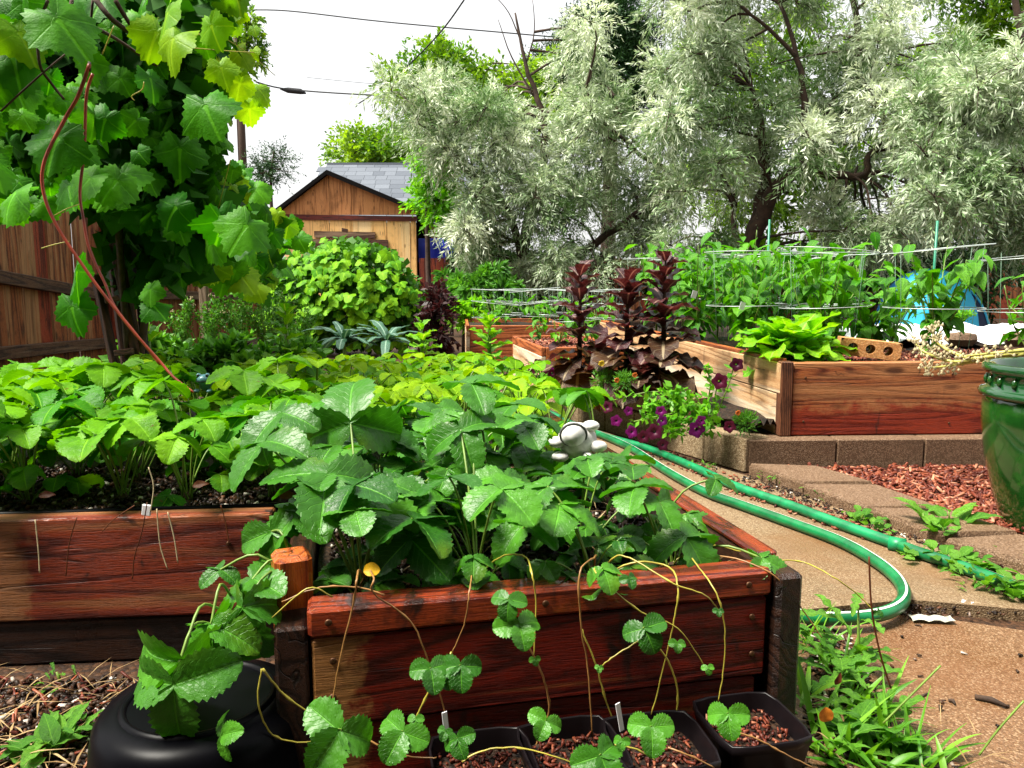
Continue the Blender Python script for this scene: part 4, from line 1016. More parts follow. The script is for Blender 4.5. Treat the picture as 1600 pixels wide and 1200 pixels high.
# shaded shrubs below the trees
def shrub(px, py, d, r, label, mat, leaf=(46, 12, 0.08, 0.018, 0.3, 0.9), n=7, name='shrub', squash=0.6, seed=0):
    c = P(px, py, d); rr = random.Random(seed or int(px)); cl = []
    for _ in range(n):
        a = Vector((rr.uniform(-1, 1), rr.uniform(-.8, .8), rr.uniform(-1, .8) * squash)) * r
        cl.append((c + a, r * rr.uniform(0.35, 0.6)))
    b = (c.x, d, 0)
    return tree(name, label, 'shrub', b, [([b, c - Vector((0, 0, r * 0.4)), c], 0.025, 0.01)], cl, leaf, mat)
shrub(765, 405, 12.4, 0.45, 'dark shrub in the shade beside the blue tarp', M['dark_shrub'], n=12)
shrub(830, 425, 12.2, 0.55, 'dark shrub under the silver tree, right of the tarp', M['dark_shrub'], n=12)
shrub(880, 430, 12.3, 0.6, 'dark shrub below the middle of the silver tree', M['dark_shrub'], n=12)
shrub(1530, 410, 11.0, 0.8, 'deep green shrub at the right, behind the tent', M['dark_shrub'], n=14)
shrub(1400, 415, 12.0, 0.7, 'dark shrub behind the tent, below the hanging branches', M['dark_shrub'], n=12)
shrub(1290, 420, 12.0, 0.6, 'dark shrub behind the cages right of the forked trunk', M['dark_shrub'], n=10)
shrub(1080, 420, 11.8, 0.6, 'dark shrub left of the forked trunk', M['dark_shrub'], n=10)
shrub(705, 440, 9.0, 0.22, 'leafy green shrub with drooping leaves at the shed corner', M['herb'], (30, 10, 0.11, 0.02, 0.6, 0.8), 6)
shrub(760, 440, 8.6, 0.30, 'bushy green plant with long drooping leaves under the silver tree', M['herb'], (34, 12, 0.12, 0.018, 0.8, 0.7), 9)
shrub(725, 490, 6.9, 0.16, 'mid green pepper like bush beside the dark red plant', M['ash_bright'], (30, 9, 0.06, 0.014, 0.4, 0.9), 7)

# ------------------------------------------------------------------ leafy mound in front of the shed
mc = P(545, 490, 7.0)
mound = empty('currant_bush', (mc.x, 7.0, 0), 'rounded lime green bush with lobed leaves in front of the shed', 'bush')
pm = [palmate(s_, 0.062, M['mound'], 22, 2, 0.22, 3 if s_ % 2 else 5, 0.35, 0.03).mesh('leaf', M['mound']) for s_ in range(6)]
def mound_pt(px, py):
    """front surface of the mound"""
    ex_ = (px - 545) / 135.0; ey_ = (py - 470) / 100.0
    return P(px, py, 7.0 - 0.65 * math.sqrt(max(0.0, 1 - min(1, ex_ * ex_ * 0.9 + ey_ * ey_ * 0.8))))
mp_ = [(405, 545), (400, 480), (430, 410), (470, 385), (520, 372), (560, 375), (610, 395), (650, 440), (675, 490), (660, 535), (600, 545)]
for (x, y) in poly_pts(mp_, 300, 5):
    p = mound_pt(x, y) + rv(0.03); nrm = Vector(((x - 545) / 160, -0.8, 0.75)) + rv(0.45)
    tip = Vector((R.uniform(-.7, .7), -0.5, -0.75)) + rv(0.3)
    link('leaf', R.choice(pm), mound, mw=frame(p - mound.location, tip, nrm, R.uniform(0.8, 1.3)))
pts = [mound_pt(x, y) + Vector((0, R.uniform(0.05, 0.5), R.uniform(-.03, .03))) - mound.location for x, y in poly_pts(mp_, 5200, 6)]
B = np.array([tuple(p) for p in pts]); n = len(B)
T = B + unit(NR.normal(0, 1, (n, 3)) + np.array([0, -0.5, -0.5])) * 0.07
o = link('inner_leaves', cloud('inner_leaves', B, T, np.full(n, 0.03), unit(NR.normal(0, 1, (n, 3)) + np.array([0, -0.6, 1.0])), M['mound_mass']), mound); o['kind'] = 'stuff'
mb = MB()
for k in range(9):
    a = k * 0.7; v, f = tube_vf([(0.06 * math.cos(a), 0.06 * math.sin(a), 0), (0.3 * math.cos(a), 0.2 * math.sin(a), 0.5), (0.5 * math.cos(a), 0.3 * math.sin(a), 0.8)], [0.012, 0.009, 0.005], 5); mb.add(v, f)
link('stems', mb.mesh('stems', M['bark']), mound)

# ------------------------------------------------------------------ grape vine on the left
vine = empty('grape_vine', P(215, 590, 2.2).xy.to_3d(), 'tangled grape vine with big backlit leaves climbing at upper left', 'vine')
vo_ = vine.location
gm = {}
for key, na, nr_ in (('grape', 48, 4), ('grape_lime', 48, 4)):
    gm[key] = [palmate(50 + s_, 0.075, M[key], na, nr_, R.uniform(0.2, 0.65), 5, R.uniform(0.10, 0.24), 0.06).mesh('leaf', M[key]) for s_ in range(9)]
def vleaf(px, py, d, s_, key='grape', tip=None, nrm=None):
    p = P(px, py, d)
    tip = tip or (Vector((R.uniform(-.7, .7), R.uniform(-.4, .4), -0.8)) + rv(0.25))
    nrm = nrm or (Vector((R.uniform(-.3, .7), -0.7, 0.6)) + rv(0.5))
    return link('leaf', R.choice(gm[key]), vine, mw=frame(p - vo_, tip, nrm, s_))
vn = [(-40, -40), (380, -40), (375, 50), (395, 110), (400, 170), (372, 215), (375, 260), (410, 300), (425, 345), (400, 385), (340, 400), (300, 430), (262, 400), (230, 340), (190, 300), (120, 305), (60, 330), (-40, 310)]
for (x, y) in poly_pts(vn, 212, 31):
    edge = x > 240 and y < 330
    d = 1.45 + 0.0016 * max(0, x - 40) + R.uniform(0, 0.55)
    young = (edge and x > 300 and R.random() < 0.6) or (y < 60 and R.random() < 0.25)
    s_ = (R.uniform(0.35, 0.78) if R.random() < 0.8 else R.uniform(0.8, 1.05)) * (0.85 if young else 1.0)
    vleaf(x, y, d, s_, 'grape_lime' if young else 'grape')
for (x, y, d, s_, key) in [(385, 352, 1.75, 1.05, 'grape'), (345, 345, 1.8, 1.0, 'grape'), (120, 425, 1.6, 0.95, 'grape'), (112, 480, 1.62, 0.85, 'grape'), (235, 452, 1.75, 0.55, 'grape'), (240, 478, 1.75, 0.62, 'grape'), (90, 215, 1.5, 1.0, 'grape'), (320, 165, 1.7, 1.1, 'grape'),
                           (270, 60, 1.5, 0.85, 'grape_lime'), (262, 20, 1.55, 0.8, 'grape_lime'), (245, 50, 1.6, 0.8, 'grape_lime'), (345, 105, 1.7, 0.6, 'grape_lime'), (405, 140, 1.8, 0.55, 'grape_lime'), (390, 170, 1.8, 0.6, 'grape_lime'), (378, 155, 1.85, 0.6, 'grape_lime'), (395, 82, 1.8, 0.28, 'grape_lime'), (397, 45, 1.8, 0.25, 'grape_lime'), (330, 40, 1.65, 0.7, 'grape_lime'), (375, 130, 1.75, 0.55, 'grape_lime'), (30, 50, 1.5, 0.9, 'grape_lime'), (90, 30, 1.45, 1.1, 'grape'), (20, 90, 1.5, 0.9, 'grape')]:
    vleaf(x, y, d, s_, key)
# the vine runs on towards the shed, leaves smaller with distance
vf_ = [(300, 250), (370, 255), (405, 300), (435, 335), (462, 350), (470, 380), (445, 420), (400, 450), (350, 440), (310, 400)]
for (x, y) in poly_pts(vf_, 64, 32):
    d = 2.2 + (x - 300) * 0.011 + R.uniform(-.2, .4)
    vleaf(x, y, d, R.uniform(0.8, 1.25), 'grape_lime' if R.random() < 0.3 else 'grape')
# shaded inner leaves
pts = []
inner = [(-40, -40), (350, -40), (330, 120), (330, 230), (360, 330), (330, 400), (265, 400), (230, 350), (190, 330), (110, 300), (30, 300), (-40, 290)]
for (x, y) in poly_pts(inner, 5200, 33):
    pts.append(P(x, y, R.uniform(1.95, 2.9)) - vo_)
for (x, y) in poly_pts([(170, 280), (330, 280), (300, 430), (230, 440), (190, 470), (165, 420)], 350, 34): pts.append(P(x, y, R.uniform(2.1, 2.7)) - vo_)
for (x, y) in poly_pts([(320, 300), (410, 315), (445, 400), (400, 460), (330, 430)], 500, 35): pts.append(P(x, y, R.uniform(3.4, 4.6)) - vo_)
B = np.array([tuple(p) for p in pts]); n = len(B)
T = B + unit(NR.normal(0, 1, (n, 3)) + np.array([0, 0, -0.8])) * 0.09 * NR.uniform(0.6, 1.2, (n, 1))
o = link('inner_leaves', cloud('inner_leaves', B, T, 0.035 * NR.uniform(0.7, 1.2, n), unit(NR.normal(0, 1, (n, 3)) + np.array([0, -1.0, 0.4])), M['grape_mass'], bend=0.1), vine); o['kind'] = 'stuff'
def cane(pts, r0, r1, mat, name='cane', n=6):
    q = smooth_path([P(*p) - vo_ for p in pts], 5); m = len(q)
    v, f = tube_vf(q, [r0 + (r1 - r0) * i / (m - 1) for i in range(m)], n); return link(name, MB().add(v, f).mesh(name, mat), vine)
cane([(140, 100, 1.50), (122, 150, 1.50), (102, 185, 1.50), (70, 250, 1.48), (68, 300, 1.48), (90, 355, 1.48), (140, 430, 1.48), (170, 470, 1.48), (210, 520, 1.48), (250, 565, 1.48), (272, 590, 1.47), (302, 613, 1.46)], 0.0035, 0.0028, M['cane_red'])
cane([(145, 115, 1.55), (135, 150, 1.55), (132, 230, 1.55), (125, 300, 1.55), (130, 340, 1.54), (140, 390, 1.53), (165, 445, 1.52), (180, 480, 1.51), (215, 525, 1.49), (250, 570, 1.48)], 0.003, 0.0026, M['cane_red'])
for pts, r_ in (([(112, 0, 1.6), (118, 25, 1.6), (180, 60, 1.7), (240, 100, 1.75), (245, 95, 1.75)], 0.004), ([(75, 0, 1.5), (60, 45, 1.5), (62, 100, 1.5), (80, 130, 1.52), (100, 155, 1.52)], 0.003), ([(150, 0, 1.6), (175, 30, 1.6), (215, 60, 1.65), (248, 88, 1.65)], 0.006), ([(180, 0, 1.62), (205, 40, 1.64), (245, 85, 1.66)], 0.005), ([(180, 60, 2.0), (178, 200, 2.1), (185, 350, 2.15), (200, 560, 2.2)], 0.012), ([(230, 0, 2.1), (225, 200, 2.15), (235, 400, 2.2), (215, 590, 2.2)], 0.014), ([(140, 110, 1.5), (140, 60, 1.6), (145, 0, 1.6)], 0.003), ([(0, 175, 1.5), (60, 120, 1.5), (120, 70, 1.55)], 0.002)):
    cane(pts, r_, r_ * 0.8, M['cane_brown'])
for pts in ([(300, 75, 1.7), (360, 80, 1.75), (398, 82, 1.8)], [(300, 55, 1.7), (340, 55, 1.75), (390, 85, 1.8), (430, 118, 1.9)], [(160, 85, 1.5), (178, 40, 1.5), (170, 60, 1.5)], [(225, 128, 1.5), (222, 140, 1.5), (206, 150, 1.5), (210, 157, 1.5)], [(85, 337, 1.5), (105, 326, 1.5), (124, 319, 1.54)], [(65, 388, 1.48), (85, 382, 1.48), (108, 377, 1.48)], [(360, 250, 1.9), (350, 290, 1.95), (340, 330, 2.0)]):
    cane(pts, 0.0012, 0.0009, M['runner'], 'tendril', 5)
# trellis stakes under the vine
trl = empty('stake_trellis', (P(200, 560, 2.25).x, 2.25, 0), 'dark wooden stakes with crosspieces propping the vine', 'trellis')
def stick(name, a, b, wd_, mat, par):
    a = Vector(a) - par.location; b = Vector(b) - par.location; d = (b - a)
    v, f = box_vf(-wd_ / 2, wd_ / 2, -wd_ / 2, wd_ / 2, 0, d.length, 0.002)
    o = link(name, MB().add(v, f).mesh(name, mat, False), par, a); o.rotation_euler = d.to_track_quat('Z', 'Y').to_euler(); return o
stick('stake', P(186, 600, 2.2), P(150, 430, 2.25), 0.022, M['stake'], trl); stick('stake', P(200, 600, 2.25), P(172, 380, 2.3), 0.022, M['stake'], trl)
stick('stake', P(222, 590, 2.2), P(180, 380, 2.2), 0.026, M['stake'], trl); stick('stake', P(228, 560, 2.3), P(205, 330, 2.3), 0.018, M['black'], trl)
stick('crosspiece', P(180, 552, 2.19), P(211, 548, 2.19), 0.018, M['rustic'], trl); stick('crosspiece', P(165, 470, 2.2), P(232, 455, 2.2), 0.016, M['rustic'], trl)
o = upright('wooden_post', P(321, 500, 4.4).xy, 0.045, 0.045, 0, P(0, 395, 4.4).z, M['post_grey'], None); tag(o, 'weathered grey brown post standing among the herbs left of the bush', 'post')

# ------------------------------------------------------------------ feathery herbs at the left middle
def herb(px, py, d, h, wdt, label, n=26, flower=False, leaf=(0.022, 0.006), mat=None):
    c = P(px, py, d); t = empty('herb_plant', (c.x, d, max(0, c.z)), label, 'herb', 'feathery herbs by the vine'); mb = MB(); Bs, Ts, Us, Ws = [], [], [], []; Fl = []
    for k in range(n):
        a = R.uniform(0, 2 * PI); ln = R.uniform(0.3, 1) * wdt; hh = h * R.uniform(0.6, 1.05)
        tipp = Vector((math.cos(a) * ln, math.sin(a) * ln, hh)); q = smooth_path([Vector((0, 0, 0)), tipp * 0.5 + Vector((0, 0, h * 0.08)), tipp], 4)
        v, f = tube_vf(q, [0.0022, 0.002, 0.0018, 0.0016, 0.0014, 0.0012, 0.001, 0.0008, 0.0006], 4, False); mb.add(v, f)
        for i in range(46):
            t_2 = R.uniform(0.2, 1); p = q[min(8, int(t_2 * 8))] + rv(0.035 * (1.15 - t_2)); dd = (rv() + Vector((0, 0, 0.5))).normalized() * leaf[0] * R.uniform(0.6, 1.3)
            Bs.append(tuple(p)); Ts.append(tuple(p + dd)); Us.append(tuple(rv() + Vector((0, 0, 0.6)))); Ws.append(leaf[1] * R.uniform(0.6, 1.2))
        if flower and R.random() < 0.5: Fl.append(tipp)
    link('stems', mb.mesh('stems', M['petiole']), t)
    link('foliage', cloud('foliage', np.array(Bs), np.array(Ts), np.array(Ws), unit(np.array(Us)), mat or M['herb']), t)
    if Fl:
        fb = MB()
        for p in Fl:
            for _ in range(5):
                v, f = lathe_vf([(0, -0.004), (0.004, 0), (0, 0.004)], 5); q = p + rv(0.008); fb.add([Vector(x) + q for x in v], f)
        link('flowers', fb.mesh('flowers', M['onion_head']), t)['kind'] = 'stuff'
    return t
herb(285, 545, 4.0, 0.26, 0.10, 'tall herb with pale flower tips nearest the fence', 16, True)
herb(330, 545, 4.1, 0.25, 0.10, 'tall flowering herb right of the grey post foot', 18, True)
herb(375, 545, 4.2, 0.30, 0.16, 'wispy green herb between the post and the bush', 26, True)
herb(420, 550, 4.3, 0.36, 0.20, 'largest feathery herb clump against the lime bush', 34)
herb(465, 550, 4.4, 0.28, 0.16, 'feathery herb at the foot of the lime bush, beside the kale', 24)
shrub(330, 560, 3.1, 0.13, 'low dark green leafy weed patch behind the left strawberry bed', M['herb'], (26, 8, 0.05, 0.012, 0.2, 1.0), 9, squash=0.3)
shrub(250, 555, 3.2, 0.13, 'broad leaf weed clump below the vine stakes', M['herb'], (22, 8, 0.07, 0.018, 0.2, 1.0), 8, squash=0.4)
shrub(420, 565, 3.0, 0.13, 'low green weed patch left of the bolted green lettuce', M['herb'], (26, 8, 0.05, 0.012, 0.2, 1.0), 9, squash=0.3)

# ------------------------------------------------------------------ lettuces, kale, salad
def lett_meshes(mat, wf, n=4, wave=0.05, droop=0.7, fold=0.3, pleat=0.0, nu=14, nv=6, L=1.0, curl=0.0):
    out = []
    for s_ in range(n):
        v, f, uv = blade_vf(L, wf, nu, nv, fold * R.uniform(0.7, 1.3), droop * R.uniform(0.5, 1.3), pleat, 8, 0, 9, wave * R.uniform(0.7, 1.4), 3, 0.2, curl, s_ + 100)
        out.append(MB().add(v, f, 0, uv).mesh('leaf', mat))
    return out
LR = lett_meshes(M['lett_red'], wf_lettuce); LO = lett_meshes(M['lett_olive'], wf_lettuce, 4, 0.06, 1.0); LG = lett_meshes(M['lett_green'], wf_lettuce, 4, 0.05, 0.5)
KL = lett_meshes(M['kale'], wf_kale, 4, 0.03, 1.3, 0.1, 0.02, 18, 4, 1.0, 0.25)
def bolted(px, py, d, h, Lb, label, top, low, n=26, group=None, lowfrac=0.4, name='lettuce', lean=(0, 0)):
    c = P(px, py, d); t = empty(name, c, label, 'lettuce', group)
    v, f = tube_vf([(0, 0, 0), (lean[0] * 0.5, lean[1] * .5, h * 0.5), (lean[0], lean[1], h)], [0.012, 0.009, 0.004], 7); link('stem', MB().add(v, f).mesh('stem', M['petiole'] if top is LG else M['cane_brown']), t)
    for k in range(n):
        q = k / (n - 1); a = k * 2.4 + R.uniform(-.3, .3); z = h * (0.02 + 0.96 * q ** 1.1)
        L_ = Lb * (1 - 0.56 * q) * R.uniform(0.85, 1.15); elev = -0.05 + 0.95 * q ** 1.1 + R.uniform(-.3, .3)
        d_2 = Vector((math.cos(a) * math.cos(elev), math.sin(a) * math.cos(elev), math.sin(elev))); up2 = Vector((-math.cos(a) * math.sin(elev), -math.sin(a) * math.sin(elev), math.cos(elev)))
        ms = low if (q < lowfrac and R.random() < 0.75) else top
        link('leaf', R.choice(ms), t, mw=frame(Vector((lean[0] * q, lean[1] * q, z)), d_2, up2, L_))
    return t
g_ = 'bolted maroon lettuces'
bolted(905, 588, 3.25, 0.44, 0.19, 'bolted maroon lettuce spire, leftmost of the three tall ones', LR, LO, 38, g_)
bolted(978, 592, 3.05, 0.40, 0.20, 'bolted maroon lettuce spire in the middle of the three', LR, LO, 38, g_)
bolted(1035, 595, 3.0, 0.47, 0.19, 'tallest bolted maroon lettuce, rightmost of the three, against the bleached bed side', LR, LO, 42, g_)
bolted(932, 600, 3.15, 0.12, 0.13, 'low bronze lettuce rosette between the left and middle spires', LR, LO, 14, g_, 0.7)
bolted(1000, 612, 2.9, 0.08, 0.14, 'low bronze lettuce rosette spilling over the block wall', LR, LO, 14, g_, 0.7)
g_ = 'bolted green lettuces'
bolted(765, 590, 3.3, 0.26, 0.14, 'tall bolted lime lettuce beside the small seedling bed', LG, LG, 26, g_)
bolted(450, 585, 2.9, 0.24, 0.13, 'bolted lime lettuce left of the kale', LG, LG, 24, g_)
bolted(660, 565, 3.8, 0.18, 0.13, 'upright green lettuce right of the kale', LG, LG, 18, g_, lean=(0.0, 0))
bolted(235, 575, 2.9, 0.14, 0.15, 'pale lettuce leaves beside the vine stakes', LG, LG, 8, g_)
def kale(px, py, d, L_, label, n=15):
    c = P(px, py, d); t = empty('kale', c, label, 'kale', 'dark kale plants')
    v, f = tube_vf([(0, 0, -0.12), (0, 0, 0.04)], [0.012, 0.010], 7); link('stem', MB().add(v, f).mesh('stem', M['petiole']), t)
    for k in range(n):
        a = k * 2.4; elev = 0.35 + 0.9 * k / n; d_2 = Vector((math.cos(a) * math.cos(elev), math.sin(a) * math.cos(elev), math.sin(elev))); up2 = Vector((-math.cos(a) * math.sin(elev), -math.sin(a) * math.sin(elev), math.cos(elev)))
        link('leaf', R.choice(KL), t, mw=frame(Vector((0, 0, 0.03)), d_2, up2, L_ * R.uniform(0.8, 1.15)))
kale(538, 542, 4.2, 0.19, 'blue green kale with narrow bumpy leaves, the left one')
kale(605, 543, 4.2, 0.19, 'blue green kale with narrow bumpy leaves, the right one')
# jagged salad clump at the corner of the right bed
def wf_frisee(u):
    return (0.05 + 0.20 * math.sin(PI * min(1, u * 0.95)) ** 0.8) * (0.55 + 0.45 * abs(math.sin(u * 7 * PI))) if u < 0.999 else 0.01
FR = lett_meshes(M['frisee'], wf_frisee, 5, 0.06, 0.9, 0.25, 0, 30, 4)
fc = P(1232, 562, 2.82); fr = empty('salad_plant', fc, 'jagged lime green salad clump spilling over the corner of the right bed', 'salad')
for k in range(54):
    a = k * 2.4; q = k / 54; elev = 0.0 + 1.35 * q ** 0.75 + R.uniform(-.2, .2); d_2 = Vector((math.cos(a) * math.cos(elev), math.sin(a) * math.cos(elev), math.sin(elev))); up2 = Vector((-math.cos(a) * math.sin(elev), -math.sin(a) * math.sin(elev), math.cos(elev)))
    link('leaf', R.choice(FR), fr, mw=frame(rv(0.02), d_2, up2 + rv(0.3), 0.215 * R.uniform(0.75, 1.2)))
# dark red plant by the far beds
dr = P(690, 560, 5.6); t = empty('amaranth_plant', (dr.x, 5.6, 0), 'dark purple leaved bushy plant between the lime bush and far bed', 'plant')
cl = [((R.uniform(-.07, .07), R.uniform(-.07, .07), z), 0.11) for z in (0.1, 0.18, 0.25, 0.32, 0.4, 0.46, 0.52)]
B, T, W_, U, K = sprays([c for c, r in cl], [r for c, r in cl], 30, 8, 0.06, 0.014, 0.3, 0.9); link('foliage', cloud('foliage', B, T, W_, U, M['amaranth'], K), t)
v, f = tube_vf([(0, 0, 0), (0, 0, 0.5)], 0.01, 6); link('stem', MB().add(v, f).mesh('stem', M['cane_brown']), t)

# ------------------------------------------------------------------ peppers and cages
PM = []
for s_ in range(5):
    v, f, uv = blade_vf(1.0, wf_pepper, 10, 4, R.uniform(0.15, 0.5), R.uniform(0.5, 1.2), 0, 6, 0, 9, 0.015, 2, 0.3, 0, s_ + 300)
    PM.append(MB().add(v, f, 0, uv).mesh('leaf', M['pepper']))
def pepper(x, y, z, h, sp_, label, n=40, leaf=0.085, group='pepper plants in the right bed'):
    t = empty('pepper_plant', (x, y, z), label, 'pepper plant', group); mb = MB(); paths = []
    v, f = tube_vf([(0, 0, 0), (0.005, 0, h * 0.3), (0, 0, h * 0.45)], [0.006, 0.005, 0.0045], 6); mb.add(v, f)
    for k in range(8):
        a = k * 0.785 + R.uniform(-.3, .3); ln = sp_ * R.uniform(0.25, 1.0); q = smooth_path([(0, 0, h * R.uniform(0.10, 0.42)), (math.cos(a) * ln * 0.6, math.sin(a) * ln * .6, h * R.uniform(0.4, 0.65)), (math.cos(a) * ln, math.sin(a) * ln, h * R.uniform(0.6, 1.0))], 5)
        v, f = tube_vf(q, [0.0035 - 0.0002 * i for i in range(11)], 5); mb.add(v, f); paths.append(q)
    link('stem', mb.mesh('stem', M['petiole']), t)
    for k in range(n):
        q = R.choice(paths); p = q[R.randrange(1, 11)] + rv(0.035); a = R.uniform(0, 2 * PI)
        link('leaf', R.choice(PM), t, mw=frame(p, Vector((math.cos(a), math.sin(a), R.uniform(-.75, .15))), Vector((0, -0.15, 1)) + rv(0.35), leaf * R.uniform(0.65, 1.2)))
def cage(x, y, z, h, r, label, group, rings=2, nl=4, wr=0.0017, taper=0.85):
    t = empty('wire_cage', (x, y, z), label, 'plant cage', group)
    for k in range(rings):
        zz = h * (k + 1) / rings - 0.01; rr = r * (taper + (1 - taper) * (k + 1) / rings); ph = R.uniform(-.02, .02)
        pts = [(rr * math.cos(2 * PI * i / 28), rr * math.sin(2 * PI * i / 28), zz + ph * math.cos(2 * PI * i / 28)) for i in range(29)]
        v, f = tube_vf(pts, wr, 5, False); link('ring', MB().add(v, f).mesh('ring', M['wire']), t)
    for i in range(nl):
        a = 2 * PI * i / nl + 0.4; v, f = tube_vf([(r * taper * 0.9 * math.cos(a), r * taper * .9 * math.sin(a), -0.08), (r * 1.005 * math.cos(a), r * 1.005 * math.sin(a), h)], wr * 0.6, 4); link('leg', MB().add(v, f).mesh('leg', M['wire_green']), t)
names1 = ['nearest the bleached corner', 'second from the bleached corner', 'behind the jagged salad', 'above the cored brick', 'right of the cored brick', 'standing alone by the right edge']
spots = [(1.02, 3.35, 0.50, 0.24), (1.12, 3.75, 0.52, 0.26), (1.27, 3.15, 0.40, 0.22), (1.42, 3.5, 0.50, 0.24), (1.62, 2.98, 0.44, 0.18), (2.02, 3.02, 0.30, 0.15)]
pts_pep = spots + [(0.80, 4.3, 0.52, 0.25), (1.0, 4.55, 0.50, 0.26), (1.3, 4.2, 0.5, 0.26), (1.6, 4.05, 0.5, 0.24), (1.35, 4.8, 0.5, 0.26), (1.72, 3.5, 0.36, 0.16), (0.92, 3.95, 0.5, 0.24), (1.30, 3.85, 0.46, 0.24), (1.50, 3.85, 0.48, 0.22), (1.10, 4.15, 0.5, 0.26), (0.86, 3.6, 0.44, 0.2), (1.52, 3.28, 0.36, 0.2)]
lab_more = ['tallest at the left end of the right bed', 'in the back row behind the maroon lettuces', 'in the back row behind the middle cage', 'in the back row right of centre', 'farthest back in the right bed', 'low and thin, left of the tent', 'just behind the tallest maroon lettuce', 'in the middle of the right bed, behind the salad', 'in the middle row left of the tent', 'in the thick of the leaf mass behind the bleached side', 'half hidden by the tallest maroon lettuce', 'low, directly behind the cored brick']
for k, ((x, y, h, s_), nm) in enumerate(zip(pts_pep, names1 + lab_more)):
    pepper(x, y, 0.31, h * 1.08, s_, 'leafy pepper plant ' + nm, 110 if k not in (5, 11) else 34, 0.088)
    if k < 11: cage(x, y + 0.01, 0.31, 0.445 if k != 5 else 0.42, 0.19, 'round galvanised wire cage around the pepper ' + nm, 'wire cages in the right bed')
# green stakes
for px, y, top, nm in ((1197, 3.9, 343, 'green garden stake in front of the forked trunk'), (1456, 3.25, 345, 'green garden stake left of the tent opening')):
    p = P(px, 470, y); zt = P(px, top, y).z
    v, f = tube_vf([(0, 0, 0), (0, 0, zt - 0.3)], 0.005, 6); o = link('garden_stake', MB().add(v, f).mesh('garden_stake', M['stake_green']), None, (p.x, y, 0.3)); tag(o, nm, 'stake')
# seedlings and cages in the far beds
for k, (x, y, nm) in enumerate(((0.25, 4.1, 'nearest in the small seedling bed'), (0.42, 4.35, 'right rear of the small seedling bed'), (0.16, 4.5, 'left rear of the small seedling bed'))):
    pepper(x, y, 0.27, 0.15, 0.07, 'small pale pepper seedling ' + nm, 14, 0.06, 'seedlings in the small bed')
for k, (x, y) in enumerate(((-0.12, 6.0), (0.18, 6.1), (-0.05, 6.5), (0.3, 6.5), (0.45, 5.4), (0.62, 5.7))):
    nm = ['at the left end of the farthest bed', 'at the right end of the farthest bed', 'left rear of the farthest bed', 'right rear of the farthest bed', 'between the far beds', 'behind the maroon lettuces'][k]
    pepper(x, y, 0.28, 0.24, 0.16, 'low bushy pepper plant ' + nm, 26, 0.09, 'plants in the far bed')
    cage(x, y, 0.27, 0.30, 0.20, 'distant pale wire cage ' + nm, 'wire cages in the far bed', 3, 5, 0.0017, 0.92)
# white row cover lying behind the peppers
wc = empty('row_cover', (1.9, 4.0, 0), 'crumpled white cloth cover lying behind the right bed plants', 'cloth')
v = []; f = []; NX, NY = 60, 16
for i in range(NX + 1):
    for j in range(NY + 1):
        x = 1.50 + 2.3 * i / NX; y = 3.55 + 0.8 * j / NY
        z = 0.345 + 0.03 * math.sin(i * 0.7 + j * 0.5) * math.sin(j * 0.8) + 0.012 * math.sin(i * 0.9 + j * 1.3) + 0.006 * math.sin(i * 1.7) + 0.03 * (j / NY)
        v.append((x - 1.9, y - 4.0, z))
for i in range(NX):
    for j in range(NY): q = i * (NY + 1) + j; f.append((q, q + NY + 1, q + NY + 2, q + 1))
link('sheet', MB().add(v, f).mesh('sheet', M['white_cloth']), wc)
for (px, py, s_, nm) in ((1502, 530, 0.075, 'flat grey stone weighing down the white cloth'), (1590, 530, 0.07, 'dark stone at the right edge on the white cloth')):
    p = P(px, py, 3.52); v, f = lathe_vf([(0.0, -0.03), (0.6, -0.03), (1.0, 0.0), (0.85, 0.025), (0.0, 0.035)], 9); v = [(a * s_ * R.uniform(0.9, 1.1), b * s_ * 0.8, c) for a, b, c in v]
    o = link('stone', MB().add(v, f).mesh('stone', M['paver'], False), None, p); tag(o, nm, 'stone')
# cored brick lying on the rim
bp = P(1360, 551, 2.78); bk = empty('cored_brick', bp, 'tan cored brick with three holes lying on the bed soil', 'brick')
def holed_brick(L_, H_, D_, hr):
    import bmesh
    bm = bmesh.new()
    mb = MB(); cxs = [-L_ * 0.29, 0, L_ * 0.29]; ns = 12
    xs_ = [-L_ / 2, -L_ * 0.145, L_ * 0.145, L_ / 2]
    for side, yy in ((0, 0.0), (1, D_)):
        for k in range(3):
            x0, x1 = xs_[k], xs_[k + 1]; c = cxs[k]; n = 16; v = []; f = []
            for i in range(n):
                a = 2 * PI * i / n; ca, sa = math.cos(a), math.sin(a); v.append((c + hr * ca, yy, hr * sa))
                tx = ((x1 - c) if ca > 0 else (c - x0)) / max(abs(ca), 1e-6); tz = (H_ / 2) / max(abs(sa), 1e-6); r_ = min(tx, tz); v.append((c + ca * r_, yy, sa * r_))
            for i in range(n):
                j = (i + 1) % n; q = (2 * i, 2 * i + 1, 2 * j + 1, 2 * j); f.append(q if side == 0 else q[::-1])
            mb.add(v, f)
    for c in cxs:
        v = []; f = []; n = 16
        for yy in (0, D_):
            for i in range(n): a = 2 * PI * i / n; v.append((c + hr * math.cos(a), yy, hr * math.sin(a)))
        for i in range(n): j = (i + 1) % n; f.append((i, j, j + n, i + n))
        mb.add(v, f)
    for (a, b) in (((-L_ / 2, -H_ / 2), (L_ / 2, -H_ / 2)), ((L_ / 2, -H_ / 2), (L_ / 2, H_ / 2)), ((L_ / 2, H_ / 2), (-L_ / 2, H_ / 2)), ((-L_ / 2, H_ / 2), (-L_ / 2, -H_ / 2))):
        mb.add([(a[0], 0, a[1]), (b[0], 0, b[1]), (b[0], D_, b[1]), (a[0], D_, a[1])], [(0, 3, 2, 1)])
    bm.free(); return mb
